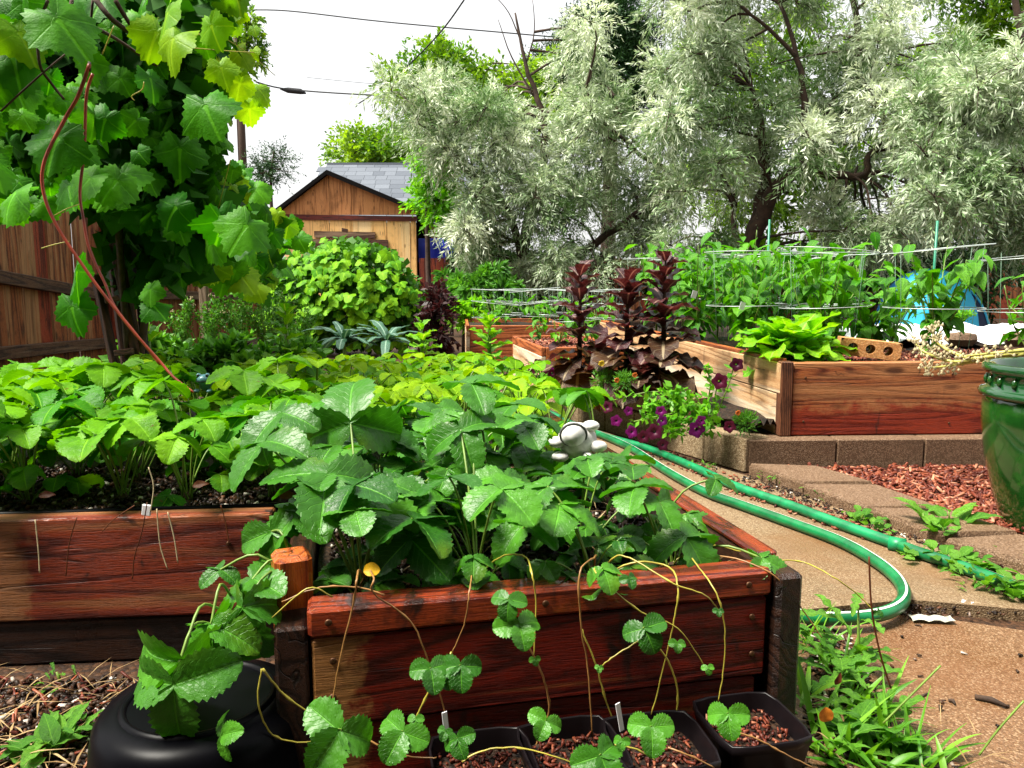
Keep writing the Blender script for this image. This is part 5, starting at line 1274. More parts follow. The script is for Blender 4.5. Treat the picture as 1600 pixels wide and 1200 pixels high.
o = link('brick_body', holed_brick(0.205, 0.062, 0.09, 0.017).mesh('brick_body', M['brick'], False), bk); bk.rotation_euler = (0, 0.10, -0.25); bk.location.z += 0.012
# plant labels
for (px, py, d, nm) in ((1160, 478, 3.0, 'small white plastic tag hanging in the pepper leaves'), (1085, 460, 3.1, 'tiny white tag on the cage wire behind the tallest maroon lettuce')):
    p = P(px, py, d); v, f = box_vf(-0.011, 0.011, -0.0008, 0.0008, -0.015, 0.015); o = link('plant_label', MB().add(v, f).mesh('plant_label', M['label_white'], False), None, p, (0.1, 0.25, 0.3)); tag(o, nm, 'label')
# tent
tc = P(1448, 480, 9.0); tent = empty('dome_tent', (tc.x, 9.0, 0), 'small blue and cyan dome tent beyond the pepper bed', 'tent')
tw, th_ = 0.56, P(0, 420, 9.0).z
v = []; f = []; mi = []
NA, NB = 12, 8
for j in range(NB + 1):
    for i in range(NA):
        a = 2 * PI * i / NA; e = j / NB * PI / 2; rr = tw * math.cos(e) ** 0.8 * (1.0 if i % 3 else 1.12)
        v.append((rr * math.cos(a + 0.5), rr * math.sin(a + 0.5), th_ * math.sin(e)))
mb = MB()
for j in range(NB):
    for i in range(NA):
        i2 = (i + 1) % NA; f = [(j * NA + i, j * NA + i2, (j + 1) * NA + i2, (j + 1) * NA + i)]
        mb.f += f; mb.m += [0 if (i // 3) % 2 else 1]
mb.v = v; mb.uv = [(0, 0)] * len(v)
link('fly', mb.mesh('fly', [M['tent'], M['tent_light']], False), tent)
v = []
for k in range(13): a = PI * k / 12; v.append((0.20 + 0.22 * math.cos(a), -0.57 + 0.12 * math.sin(a) * 1.6, 0.02 + 0.52 * math.sin(a)))
link('doorway_shade', MB().add(v, [tuple(range(13))]).mesh('doorway_shade', M['tent_dark'], False), tent)  # dark sheet painted as the shade inside the opening
v, f = tube_vf([(v_[0], v_[1] - 0.01, v_[2]) for v_ in v], 0.012, 5); link('door_trim', MB().add(v, f).mesh('door_trim', M['tent_light']), tent)
tag(herb(1490, 510, 4.6, 0.10, 0.14, 'low fine green herb in front of the tent', 22, mat=M['ash_bright']), group='feathery herbs on the right')

# ------------------------------------------------------------------ strawberries
LOWL = [trifoliate(30 + s_, R.uniform(0.03, 0.08), R.uniform(0.03, 0.08), R.uniform(0.036, 0.055), M['straw_left'], R.uniform(0.1, 0.5)) for s_ in range(6)]
LOWV = [trifoliate(20 + s_, R.uniform(0.03, 0.09), R.uniform(0.03, 0.08), R.uniform(0.036, 0.055), M['straw_near'], R.uniform(0.1, 0.5)) for s_ in range(8)]
NEARV = [trifoliate(s_, R.uniform(0.09, 0.19), R.uniform(0.03, 0.10), R.uniform(0.052, 0.072), M['straw_near'], R.uniform(0.0, 0.35)) for s_ in range(18)]
MIDV = [trifoliate(40 + s_, R.uniform(0.07, 0.19), R.uniform(0.03, 0.10), R.uniform(0.044, 0.068), M['straw_left' if s_ % 4 == 3 else 'straw_mid'], R.uniform(-.1, 0.4), False) for s_ in range(14)]
LEFTV = [trifoliate(80 + s_, R.uniform(0.09, 0.19), R.uniform(0.03, 0.10), R.uniform(0.056, 0.078), M['straw_left'], R.uniform(-.1, 0.4)) for s_ in range(14)]
SMALL = [trifoliate(120 + s_, 0.02, 0.008, 0.030, M['straw_near'], R.uniform(0.0, 0.3), True, 1.0, True) for s_ in range(5)]
BLADE = [trifoliate(140 + s_, 0.001, 0.001, 0.070, M['straw_near'], 0.15, True, 1.5, False, wf_slim) for s_ in range(6)]
HANG = [trifoliate(180 + s_, 0.001, 0.001, 0.074, M['straw_near'], 0.45, True, 2.4, False, wf_slim, 1.7) for s_ in range(3)]
ORD = ['first', 'second', 'third', 'fourth', 'fifth', 'sixth', 'seventh', 'eighth', 'ninth', 'tenth', 'eleventh', 'twelfth']
PATH_CLEAR = [(868, 640), (990, 600), (1200, 600), (1320, 700), (1320, 880), (1230, 880), (1165, 830), (1085, 770), (1000, 708), (925, 690)]
ORN_CLEAR = [(872, 650), (940, 650), (940, 690), (872, 690)]
FROG_CLEAR = [(296, 572), (345, 572), (345, 604), (296, 604)]
def to_px(p):
    d = p - Vector((0, 0, CAM_H)); fw = d.y * math.cos(PITCH) - d.z * math.sin(PITCH); upv = d.y * math.sin(PITCH) + d.z * math.cos(PITCH)
    return 800 + FPX * d.x / fw, 600 - FPX * upv / fw
def strawberry(p, meshes, n, label, group, smin=0.8, smax=1.15):
    t = empty('strawberry_plant', p, label, 'strawberry plant', group)
    v, f = lathe_vf([(0.0, 0.0), (0.010, 0.0), (0.012, 0.012), (0.006, 0.024), (0, 0.026)], 7); link('plant_crown', MB().add(v, f).mesh('plant_crown', M['cane_brown']), t, (0, 0, -0.006))
    a0 = R.uniform(0, 6)
    for k in range(n):
        s_ = R.uniform(smin, smax)
        me = R.choice(meshes); rx, ry, rz = R.uniform(-.22, .22), R.uniform(-.22, .22), a0 + k * 2.4 + R.uniform(-.4, .4)
        tipw = Vector(p) + Euler((rx, ry, rz)).to_matrix() @ Vector((0, me['tip_out'], me['tip_h'])) * s_
        x, y = to_px(tipw)
        bad = False
        for dx, dy in ((0, 0), (22, 0), (0, -12)):
            if in_poly(x + dx * 1.2 / max(0.8, tipw.y), y + dy * 1.2 / max(0.8, tipw.y), PATH_CLEAR): bad = True
        if any((in_poly(x + dx, y + dy, ORN_CLEAR) and tipw.y < 1.45) or (in_poly(x + dx, y + dy, FROG_CLEAR) and tipw.y < 1.9) for dx in (-30, 0, 30) for dy in (-20, 0, 20)): bad = True
        if bad: continue
        link('leaf', me, t, (R.uniform(-.008, .008), R.uniform(-.008, .008), 0), (rx, ry, rz), s_)
    return t
front_row = []
nrow_ = 10
for r_ in range(nrow_):
    b = 0.085 + r_ * 0.165; nc = 4
    for c in range(nc):
        a = 0.07 + c * 0.148 + R.uniform(-.02, .02) + (0.03 if r_ % 2 else 0)
        p = F(a, b + R.uniform(-.03, .03), 0.205)
        lab = 'strawberry plant in the front planter, %s row from the camera, %s from left' % (ORD[r_], ORD[c])
        if r_ < 4: t = strawberry(p, (LOWV + NEARV[:5] + LOWV) if r_ == 0 else NEARV + LOWV, 15 if r_ < 2 else 12, lab, 'strawberries in the front planter', 0.72 if r_ == 0 else 0.8, 1.05 if r_ == 0 else 1.15)
        else: t = strawberry(p, MIDV, 9, lab, 'strawberries in the front planter', 0.85, 1.15)
        if r_ == 0: front_row.append(t)
for r_ in range(6):
    for c in range(6):
        p = Vector((-1.12 + c * 0.135 + R.uniform(-.025, .025) - 0.04 * r_ * 0.6, 1.30 + r_ * 0.17 + 0.013 * c + R.uniform(-.03, .03), 0.228))
        strawberry(p, (LEFTV + LOWL[:4]) if r_ < 4 else MIDV, 11 if r_ < 3 else 8, 'strawberry plant in the left bed, %s row from the front board, %s from left' % (ORD[r_], ORD[c]), 'strawberries in the left bed', 0.85, 1.2)
for r_ in range(4):
    for c in range(5):
        p = Vector((-0.80 + c * 0.16 + R.uniform(-.03, .03), 2.62 + r_ * 0.2 + R.uniform(-.04, .04), 0.16))
        strawberry(p, MIDV, 8, 'strawberry plant, bright light put into its lime colour, in the patch behind both beds, %s row, %s from left' % (ORD[r_], ORD[c]), 'strawberries in the rear patch', 0.85, 1.15)
def near_plant(p): return min(front_row, key=lambda t: (t.location - p).length)
def hero(px, py, d, s_, tip, nrm, mi=0, stem=True, par=None, base=None, ms=None):
    """a single big leaf whose three leaflets meet at the sighted point"""
    p = P(px, py, d); t = par or near_plant(p)
    o = link('leaf', (ms or BLADE)[mi % len(ms or BLADE)], t, mw=frame(p - t.location, tip, nrm, s_))
    if stem:
        q = base if base is not None else t.location
        mid = (Vector(q) + p) / 2 + Vector((0, 0, 0.03)); v, f = tube_vf(smooth_path([Vector(q) - p, mid - p, Vector((0, 0, 0))], 4), 0.0017, 5, False)
        s2 = link('petiole', MB().add(v, f).mesh('petiole', M['petiole']), t, p - t.location)
    return o
hero(512, 742, 0.98, 1.5, (0.1, -0.9, -0.35), (0.0, -0.35, 1), 0)
hero(548, 662, 1.10, 1.55, (-0.15, 0.3, 0.9), (0.05, -0.9, 0.35), 1)
hero(735, 600, 1.20, 1.25, (0.7, 0.3, 0.1), (-0.1, -0.25, 1), 2)
hero(720, 672, 1.12, 1.1, (0.3, -0.6, -0.6), (0.0, -0.5, 0.8), 3)
hero(600, 775, 0.98, 1.1, (0.5, -0.7, -0.3), (0.0, -0.4, 0.9), 4)
hero(640, 842, 0.95, 1.05, (0.7, -0.6, -0.25), (-0.1, -0.3, 0.9), 5)
hero(1030, 785, 1.08, 0.95, (0.3, -0.6, -0.5), (0.1, -0.55, 0.8), 0)
hero(1070, 838, 1.02, 1.15, (0.5, -0.7, -0.3), (0.1, -0.55, 0.8), 1)
hero(1118, 748, 1.15, 0.62, (0.9, -0.2, -0.3), (0.25, -0.3, 0.9), 2, base=F(0.50, 0.2, 0.22))
hero(870, 765, 1.05, 1.0, (0.2, -0.8, -0.4), (0, -0.45, 0.9), 3)
hero(820, 820, 1.0, 0.9, (-0.6, -0.7, 0.0), (0, -0.15, 1), 4)
hero(1190, 872, 1.0, 0.62, (0.9, -0.3, -0.2), (0, -0.3, 0.9), 5)
hero(700, 892, 0.95, 0.9, (0.6, -0.6, -0.15), (-0.1, -0.35, 0.9), 1)
hero(440, 645, 1.12, 1.2, (-0.5, -0.5, -0.4), (-0.2, -0.3, 0.9), 2, par=front_row[0])
hero(415, 690, 1.05, 1.25, (-0.6, -0.5, -0.55), (-0.45, -0.35, 0.8), 3, par=front_row[0])
hero(470, 800, 0.98, 1.0, (-0.7, -0.5, -0.2), (-0.2, -0.35, 0.9), 4, par=front_row[0])
# leaves hanging over the left corner, above the black tub
cb = F(-0.02, 0.09, 0.24)
hero(425, 830, 0.97, 1.0, (0.2, -0.5, -0.8), (-0.2, -0.8, 0.5), 5, par=front_row[0], base=cb)
hero(395, 905, 0.90, 0.95, (0.6, -0.6, 0.1), (-0.2, -0.6, 0.8), 0, par=front_row[0], base=cb)
hero(380, 948, 0.85, 1.1, (0.1, -0.35, -0.9), (-0.1, -0.85, 0.45), 2, par=front_row[0], base=cb, ms=HANG)
hero(285, 1030, 0.80, 1.3, (0.05, -0.25, -0.95), (0.25, -0.75, 0.5), 0, par=front_row[0], base=P(340, 950, 0.88), ms=HANG)
hero(272, 1068, 0.785, 1.15, (0.0, -0.15, -1.0), (0.05, -1.0, 0.2), 3, par=front_row[0], base=P(330, 975, 0.86))
hero(330, 975, 0.84, 1.0, (-0.4, -0.5, -0.6), (-0.5, -0.6, 0.6), 1, par=front_row[0], base=P(360, 930, 0.90), ms=HANG)
hero(345, 890, 0.93, 0.5, (-0.6, -0.5, -0.3), (0, -0.5, 0.8), 3, par=front_row[0], base=cb)
# runners with plantlets
def fd(px): return 0.845 + (px - 483) / 725.0 * 0.12 - 0.022
def runner(pts, r_=0.0015, dz=None, par=None):
    q = [P(x, y, (dz if dz is not None else fd(x)) + R.uniform(-.006, .004) + (0.05 if y < 893 else 0)) for x, y in pts]
    t = par or near_plant(q[0])
    if pts[0][1] < 912 and par is None:
        q = [t.location + Vector((R.uniform(-.01, .01), 0, 0.015)), (t.location + q[0]) / 2 + Vector((0, 0, 0.025))] + q
    base = q[0]; sm_ = smooth_path([p - base for p in q], 6); m = len(sm_)
    sm_ = [p + rv(0.0005) for p in sm_]; v, f = tube_vf(sm_, [r_ * (1.15 - 0.4 * i / m) * (1.7 if i == int(m * 0.55) else 1.0) for i in range(m)], 6); return link('runner', MB().add(v, f).mesh('runner', M[R.choice(['runner', 'runner', 'runner_red'])]), t, base - t.location)
for pts in ([(584, 905), (584, 927), (641, 970), (667, 1027), (693, 1105), (696, 1142)], [(738, 892), (733, 927), (725, 976), (706, 1019)], [(820, 870), (831, 898), (837, 938), (834, 1027)], [(820, 999), (848, 1056), (857, 1114), (828, 1183)], [(558, 905), (552, 941), (529, 1042), (518, 1114)],
            [(930, 870), (906, 895), (908, 979), (918, 1042), (926, 1151)], [(909, 984), (932, 1042), (949, 1102), (972, 1154)], [(1044, 885), (1059, 918), (1053, 970), (1039, 1033), (1018, 1117)], [(1021, 1002), (1047, 1039), (1059, 1085), (1053, 1131), (1030, 1194)],
            [(984, 872), (1053, 912), (1102, 930), (1122, 953)], [(1093, 888), (1119, 927), (1132, 976), (1131, 1042), (1122, 1096)], [(935, 900), (1001, 956), (1059, 982), (1102, 1042)], [(722, 1191), (751, 1174), (803, 1168), (860, 1180), (900, 1195)],
            [(570, 1154), (607, 1171), (644, 1183), (682, 1184)], [(961, 1163), (995, 1171), (1024, 1188)], [(1044, 1168), (1076, 1180), (1116, 1200)], [(1154, 1145), (1188, 1157), (1225, 1177), (1270, 1200)], [(411, 1045), (443, 1085), (495, 1122)], [(409, 1045), (403, 1099), (426, 1148), (472, 1160), (509, 1155)], [(706, 1019), (668, 1085), (650, 1120)],
            [(1000, 1000), (960, 1025), (937, 1043)], [(600, 930), (560, 918), (500, 918), (440, 940)], [(520, 932), (480, 920), (425, 965)]):
    runner(pts, R.uniform(0.0009, 0.0013), 0.80 if pts[0][1] > 1100 and pts[0][0] > 560 else None)
runner([(1150, 860), (1206, 874), (1255, 878), (1301, 901), (1341, 930), (1367, 956)], 0.0011, 1.02); runner([(1200, 893), (1241, 936), (1266, 970), (1284, 996)], 0.0011, 0.98)
PL = [(670, 1045, .95), (715, 1040, 1.05), (803, 978, 1.1), (795, 938, .9), (540, 1132, 1.75), (640, 1142, 1.15), (718, 1150, .8), (853, 1125, .75), (1000, 982, 1.15), (925, 1178, 1.3), (1015, 1133, 1.0), (1135, 1113, .95), (1058, 1006, .42), (1103, 1043, .35), (980, 905, .5), (690, 1046, .8), (834, 1030, .3), (1122, 955, .28), (650, 1122, .4), (937, 1043, .25), (697, 1142, .35), (972, 1156, .4), (1367, 957, .3)]
for k, (x, y, s_) in enumerate(PL):
    d = (0.79 if y > 1100 else fd(x) - 0.012); p = P(x, y, d); t = near_plant(p)
    tip = Vector((R.uniform(-.5, .5), -0.6, -0.55)); nrm = Vector((R.uniform(-.2, .2), -0.75, 0.6))
    o = link('plantlet', SMALL[k % 5], t, mw=frame(p - t.location, tip, nrm, s_))
hero(346, 1150, 0.78, 0.5, (0.5, -0.4, 0.4), (-0.3, -0.8, 0.5), 2, False, front_row[0])
# withered leaves on the soil
def dead(px, py, d, s_, mat, label, tip, nrm, wf=wf_pepper):
    v, f, uv = blade_vf(1.0, wf, 10, 4, 0.3, 0.5, 0, 6, 0, 9, 0.03, 2, 0.3, 0, int(px)); o = link('fallen_leaf', MB().add(v, f, 0, uv).mesh('fallen_leaf', mat), None, mw=frame(P(px, py, d), tip, nrm, s_)); tag(o, label, 'leaf')
dead(568, 893, 0.88, 0.02, M['yellow_leaf'], 'small yellow leaf lying on the front planter edge', (1, 0.1, 0.2), (0, -0.7, 0.7), wf_straw)
dead(1290, 1105, 0.87, 0.02, M['orange_leaf'], 'orange oval leaf standing among the weeds beside the planter', (0, -0.2, -1), (0, -1, 0.1), wf_straw)
dead(1010, 800, 1.12, 0.05, M['brown_leaf'], 'withered red brown leaf under the foliage at the right of the front planter', (1, 0.2, 0.1), (0, -0.6, 0.7), wf_pepper)
dead(575, 825, 1.02, 0.04, M['brown_leaf'], 'withered rust leaf under the big front left leaf', (1, 0.1, 0), (0, -0.6, 0.7), wf_pepper)
dead(435, 775, 1.32, 0.035, M['brown_leaf'], 'withered leaf near the right end of the left bed', (1, 0, 0.1), (0, -0.7, 0.6), wf_pepper)
dead(300, 760, 1.30, 0.03, M['brown_leaf'], 'withered leaf on the soil in the middle of the left bed', (1, 0, 0.3), (0, -0.7, 0.6), wf_pepper)
dead(60, 775, 1.25, 0.028, M['brown_leaf'], 'curled dead leaf at the left end of the left bed', (1, 0, 0.2), (0, -0.7, 0.6), wf_pepper)
dead(1305, 1070, 0.9, 0.018, M['brown_leaf'], 'small curled brown leaf among the weeds', (0.3, -0.2, 0.8), (0, -1, 0.1), wf_pepper)

# dangling roots over the left bed board
rb_ = []
for pts in ([(230, 785), (222, 830), (210, 870), (207, 905)], [(245, 795), (250, 850), (262, 890)], [(210, 790), (180, 810), (160, 830)], [(262, 800), (272, 840), (278, 880)], [(120, 808), (108, 850), (103, 900)], [(55, 812), (60, 860), (62, 895)], [(345, 790), (352, 815), (358, 850)], [(235, 800), (240, 760), (232, 730)]):
    q = [P(x, y, 1.165) for x, y in pts]; b = q[0]; v, f = tube_vf(smooth_path([p - b for p in q], 5), 0.0009, 5)
    o = link('root_strand', MB().add(v, f).mesh('root_strand', M['onion_head' if len(rb_) % 2 else 'brown_leaf']), None, b); rb_.append(o)
for o, nm in zip(rb_, ['longest pale root strand hanging over the left bed board', 'root strand just right of the longest one on the left bed board', 'root strand curling to the left on the left bed board', 'root strand above the big knot of the left bed board', 'straight thin root strand left of centre on the left bed board', 'thin root strand nearest the left frame edge on the left bed board', 'root strand near the right end of the left bed board', 'yellow stem standing at the rim of the left bed']): tag(o, nm, 'root', 'roots over the left bed board')
p = P(229, 797, 1.19); v, f = box_vf(-0.007, 0.007, -0.002, 0.002, -0.009, 0.009, 0.001); o = link('plant_label', MB().add(v, f).mesh('plant_label', M['label_white'], False), None, p, (0, 0.15, 0)); tag(o, 'small white plastic tag at the rim of the left bed', 'label')

# ------------------------------------------------------------------ nursery pots
def nursery_pot(c, w_, h, rz, label, n):
    t = empty('nursery_pot', c, label, 'plant pot', 'square nursery pots in front of the planter'); t.rotation_euler = (0, 0, rz); wi, wb = w_ / 2, w_ / 2 * 0.72; th = 0.0022
    def rr(hw, z, cr=0.25):
        out = []
        for k in range(20):
            a = 2 * PI * k / 20 + PI / 20; x, y = math.cos(a), math.sin(a); m_ = (abs(x) ** 7 + abs(y) ** 7) ** (1 / 7); out.append((hw * x / m_, hw * y / m_, z))
        return out
    prof = [(wb, 0), (wi * 0.97, h * 0.86), (wi * 0.985, h * 0.87), (wi, h), (wi - th, h + 0.001), (wi * 0.95, h * 0.98), (wi * 0.94, h * 0.86), (wb * 0.94, 0.004)]
    v = []; f = []
    for hw, z in prof: v += rr(hw, z)
    for i in range(len(prof) - 1):
        for k in range(20): k2 = (k + 1) % 20; f.append((i * 20 + k, i * 20 + k2, (i + 1) * 20 + k2, (i + 1) * 20 + k))
    link('pot_body', MB().add(v, f).mesh('pot_body', M['pot_plastic']), t)
    v = [(0, 0, h * 0.72)] + rr(wi * 0.90, h * 0.70); f = [(0, 1 + k, 1 + (k + 1) % 20) for k in range(20)]; link('soil', MB().add(v, f).mesh('soil', M['soil']), t)
    s_ = slivers('bark_bits', [(-wi * .8, -wi * .8), (wi * .8, -wi * .8), (wi * .8, wi * .8), (-wi * .8, wi * .8)], h * 0.70, 190 + n, 0.009, 0.003, 0.003, M['chip'], 0.5, 2.6, 0.006); s_.parent = t; s_['kind'] = 'stuff'
def potc(px, py): q = G(px, py, 0.085); return Vector((q.x, q.y, 0.0))
nursery_pot(potc(1172, 1122), 0.115, 0.085, FA, 'square black nursery pot at the right end of the row', 1)
nursery_pot(potc(1030, 1155), 0.118, 0.085, FA - .05, 'square black nursery pot, second from the right, in the row', 2)
nursery_pot(potc(895, 1165), 0.118, 0.085, FA + .03, 'square black nursery pot, third from the right, in the row', 3)
nursery_pot(potc(755, 1185), 0.118, 0.085, FA - .02, 'square black nursery pot at the left end of the row', 4)
p = P(968, 1118, 0.83); v, f = box_vf(-0.003, 0.003, -0.0006, 0.0006, -0.02, 0.016); o = link('plant_label', MB().add(v, f).mesh('plant_label', M['label_white'], False), None, p, (0, -0.2, 0.5)); tag(o, 'thin white plant stick in the second nursery pot', 'label')
p = P(696, 1128, 0.80); v, f = box_vf(-0.003, 0.003, -0.0006, 0.0006, -0.022, 0.012); o = link('plant_label', MB().add(v, f).mesh('plant_label', M['label_white'], False), None, p, (0, -0.1, 0.5)); tag(o, 'white plant stick behind the pale plantlet at bottom centre', 'label')
# black tub
bc = Vector((-0.375, 0.875, 0)); tub = empty('black_tub', bc, 'overturned glossy black plastic tub at lower left under hanging leaves', 'tub')
v, f = lathe_vf([(0.136, 0.0), (0.138, 0.012), (0.132, 0.014), (0.122, 0.09), (0.118, 0.108), (0.108, 0.120), (0.09, 0.124), (0.0, 0.120)], 48); link('tub_body', MB().add(v, f).mesh('tub_body', M['black_plastic']), tub)
v, f = lathe_vf([(0.080, 0.1225), (0.083, 0.128), (0.087, 0.128), (0.090, 0.1235)], 40); link('foot_ring', MB().add(v, f).mesh('foot_ring', M['black_plastic']), tub)

# ------------------------------------------------------------------ hose
def hose(pts, r_, mat, label, stripe_up=None, z=0.013, stripes=True):
    q = smooth_path([Vector((p[0], p[1], p[2] if len(p) > 2 else z)) for p in pts], 10); b = Vector((q[0].x, q[0].y, 0)); q = [p - b for p in q]
    v, f = tube_vf(q, r_, 14); o = link('garden_hose', MB().add(v, f).mesh('garden_hose', mat), None, b); tag(o, label, 'hose')
    if stripes:
        s_ = []
        for i, p in enumerate(q):
            d = (q[min(i + 1, len(q) - 1)] - q[max(i - 1, 0)]).normalized(); sd_ = d.cross(Vector((0, 0, 1))).normalized()
            s_.append((p, sd_))
        v = []; f = []
        for p, sd_ in s_:
            for a in (stripe_up - 0.17, stripe_up, stripe_up + 0.17): v.append(p + (Vector((0, 0, 1)) * math.cos(a) + sd_ * math.sin(a)) * (r_ + 0.0007))
        for i in range(len(q) - 1):
            for k in range(2): f.append((i * 3 + k, i * 3 + k + 1, i * 3 + k + 4, i * 3 + k + 3))
        link('stripe', MB().add(v, f).mesh('stripe', M['hose_stripe']), o)
    return o
HZ = 0.026
def hg(px, py): q = G(px, py, HZ); return (q.x, q.y, HZ)
hose([hg(930, 676), hg(985, 700), hg(1040, 735), hg(1100, 768), hg(1160, 790), hg(1230, 815), hg(1310, 845), hg(1365, 875), hg(1402, 905), hg(1413, 932), hg(1395, 953), hg(1350, 964), hg(1280, 966), hg(1235, 958), hg(1190, 945)], 0.0125, M['hose'], 'green garden hose curling in a loop on the path, white stripe', -0.25)
hose([hg(850, 640), hg(890, 660), hg(940, 680), hg(1010, 700), hg(1080, 728), hg(1150, 760), hg(1230, 788), hg(1310, 818), hg(1400, 850)], 0.0128, M['hose2'], 'lighter green garden hose running straight beside the pavers', -0.6, stripes=True)
hose([hg(1405, 852), hg(1440, 865), hg(1500, 885), hg(1560, 908), hg(1620, 935), hg(1720, 985), (1.45, 1.15, HZ), (2.0, 0.75, HZ)], 0.013, M['hose'], 'green garden hose end disappearing under weeds at the right edge', -0.4)
q = G(1402, 851, HZ); v, f = tube_vf([(-0.014, 0.010, 0), (0.014, -0.010, 0)], 0.0165, 12); o = link('hose_coupling', MB().add(v, f).mesh('hose_coupling', M['hose2']), None, (q.x, q.y, HZ)); tag(o, 'coupling joining the two hoses by the third paver', 'coupling')

# ------------------------------------------------------------------ green glazed pot with a bolted stalk
gpz = empty('glazed_pot', (1.392, 1.88, 0.0), 'tall dark green glazed ceramic pot at the right edge', 'pot')
v, f = lathe_vf([(0.0, 0.0), (0.135, 0.0), (0.142, 0.012), (0.165, 0.08), (0.190, 0.18), (0.202, 0.27), (0.204, 0.325), (0.200, 0.335)], 56); link('body', MB().add(v, f).mesh('body', M['glaze']), gpz)
v, f = lathe_vf([(0.200, 0.335), (0.212, 0.338), (0.215, 0.348), (0.208, 0.356), (0.196, 0.360), (0.196, 0.392), (0.204, 0.396), (0.210, 0.405), (0.208, 0.416), (0.198, 0.420), (0.188, 0.414), (0.182, 0.38), (0.182, 0.36)], 56); link('rim', MB().add(v, f).mesh('rim', M['glaze_dark']), gpz)
v, f = lathe_vf([(0.0, 0.385), (0.186, 0.378)], 30); link('soil', MB().add(v, f).mesh('soil', M['soil']), gpz)
for k in range(26):
    a = 2 * PI * k / 26; v, f = lathe_vf([(0, -0.013), (0.006, -0.009), (0.008, 0), (0.006, 0.009), (0, 0.013)], 8); link('rim_boss', MB().add([(x + 0.196 * math.cos(a), y + 0.196 * math.sin(a), z + 0.376) for x, y, z in v], f).mesh('rim_boss', M['glaze']), gpz)
st = empty('bolted_onion', P(1620, 552, 2.1), 'yellow green bolted stalks with dry seed heads lying over the pot and bed rim', 'plant')
for pts in ([(1640, 545, 2.1), (1560, 555, 2.15), (1490, 565, 2.25), (1445, 550, 2.3), (1430, 535, 2.35)], [(1640, 550, 2.1), (1540, 562, 2.18), (1480, 572, 2.3), (1445, 575, 2.4)], [(1600, 553, 2.12), (1520, 560, 2.2), (1470, 540, 2.3), (1455, 515, 2.35)], [(1650, 542, 2.1), (1570, 550, 2.1), (1510, 556, 2.2)]):
    q = smooth_path([P(*p) - st.location for p in pts], 5); v, f = tube_vf(q, [0.008 - 0.006 * i / (len(q) - 1) for i in range(len(q))], 6); link('stalk', MB().add(v, f).mesh('stalk', M['onion']), st)
    mb = MB()
    for p in q[len(q) // 2:]:
        for _ in range(7):
            dd = rv(0.024); v, f = lathe_vf([(0, -0.006), (0.005, 0), (0, 0.006)], 5); mb.add([Vector(x) + p + dd for x in v], f); v, f = tube_vf([p, p + dd], 0.0008, 4, False); mb.add(v, f)
    link('seed_head', mb.mesh('seed_head', M['onion_head']), st)
q = [P(1600, 598, 1.9), P(1585, 600, 1.88)]
# ------------------------------------------------------------------ petunias and marigolds
def petunia_mesh(mat):
    v = []; f = []; n = 25
    prof = [(0.10, -0.55), (0.22, -0.1), (0.6, 0.06), (1.0, 0.02)]
    for j, (r_, z) in enumerate(prof):
        for k in range(n):
            a = 2 * PI * k / n; lob = 1 + (0.13 * math.cos(5 * a) if j > 1 else 0); v.append((r_ * lob * math.cos(a), r_ * lob * math.sin(a), z + (0.07 * math.cos(10 * a + 1) if j == 3 else 0)))
    for j in range(3):
        for k in range(n): k2 = (k + 1) % n; f.append((j * n + k, j * n + k2, (j + 1) * n + k2, (j + 1) * n + k))
    mb = MB().add(v, f, 0); mb.m = [1 if i < n else 0 for i in range(len(f))]
    return mb.mesh('flower', [mat, M['petunia_throat']])
PF = [petunia_mesh(M['petunia']), petunia_mesh(M['petunia_dark'])]
def petunia(base, flowers, stems, label, clumps, nleaf=700):
    t = empty('petunia_plant', base, label, 'petunia', 'trailing petunias on the block wall'); base = Vector(base); mb = MB(); pts = []
    for pp in stems:
        q = smooth_path([P(*p) - base for p in pp], 5); v, f = tube_vf(q, 0.0022, 5); mb.add(v, f); pts += [tuple(p) for p in q for _ in range(3)]
    for (px, py, d, r_) in clumps:
        c = P(px, py, d) - base; pts += [tuple(c + rv(1).normalized() * r_ * R.random() ** 0.5) for _ in range(nleaf // len(clumps))]
    link('stems', mb.mesh('stems', M['petiole']), t)
    B = np.array(pts); n = len(B); d = unit(NR.normal(0, 1, (n, 3)) + np.array([0, -0.5, 0.25])); T = B + d * 0.034 * NR.uniform(0.6, 1.2, (n, 1))
    link('foliage', cloud('foliage', B, T, 0.009 * NR.uniform(0.7, 1.2, n), unit(NR.normal(0, 1, (n, 3)) * 0.6 + np.array([0, -0.4, 1.0])), M['weed']), t)
    for (px, py, d, s_, dk) in flowers:
        p = P(px, py, d) - base; link('flower', PF[dk], t, mw=frame(p + Vector((0, -0.03, 0)), Vector((R.uniform(-1, 1), 0, 1)), Vector((R.uniform(-.35, .25), -1, R.uniform(0.0, .5))), s_ * 0.98))
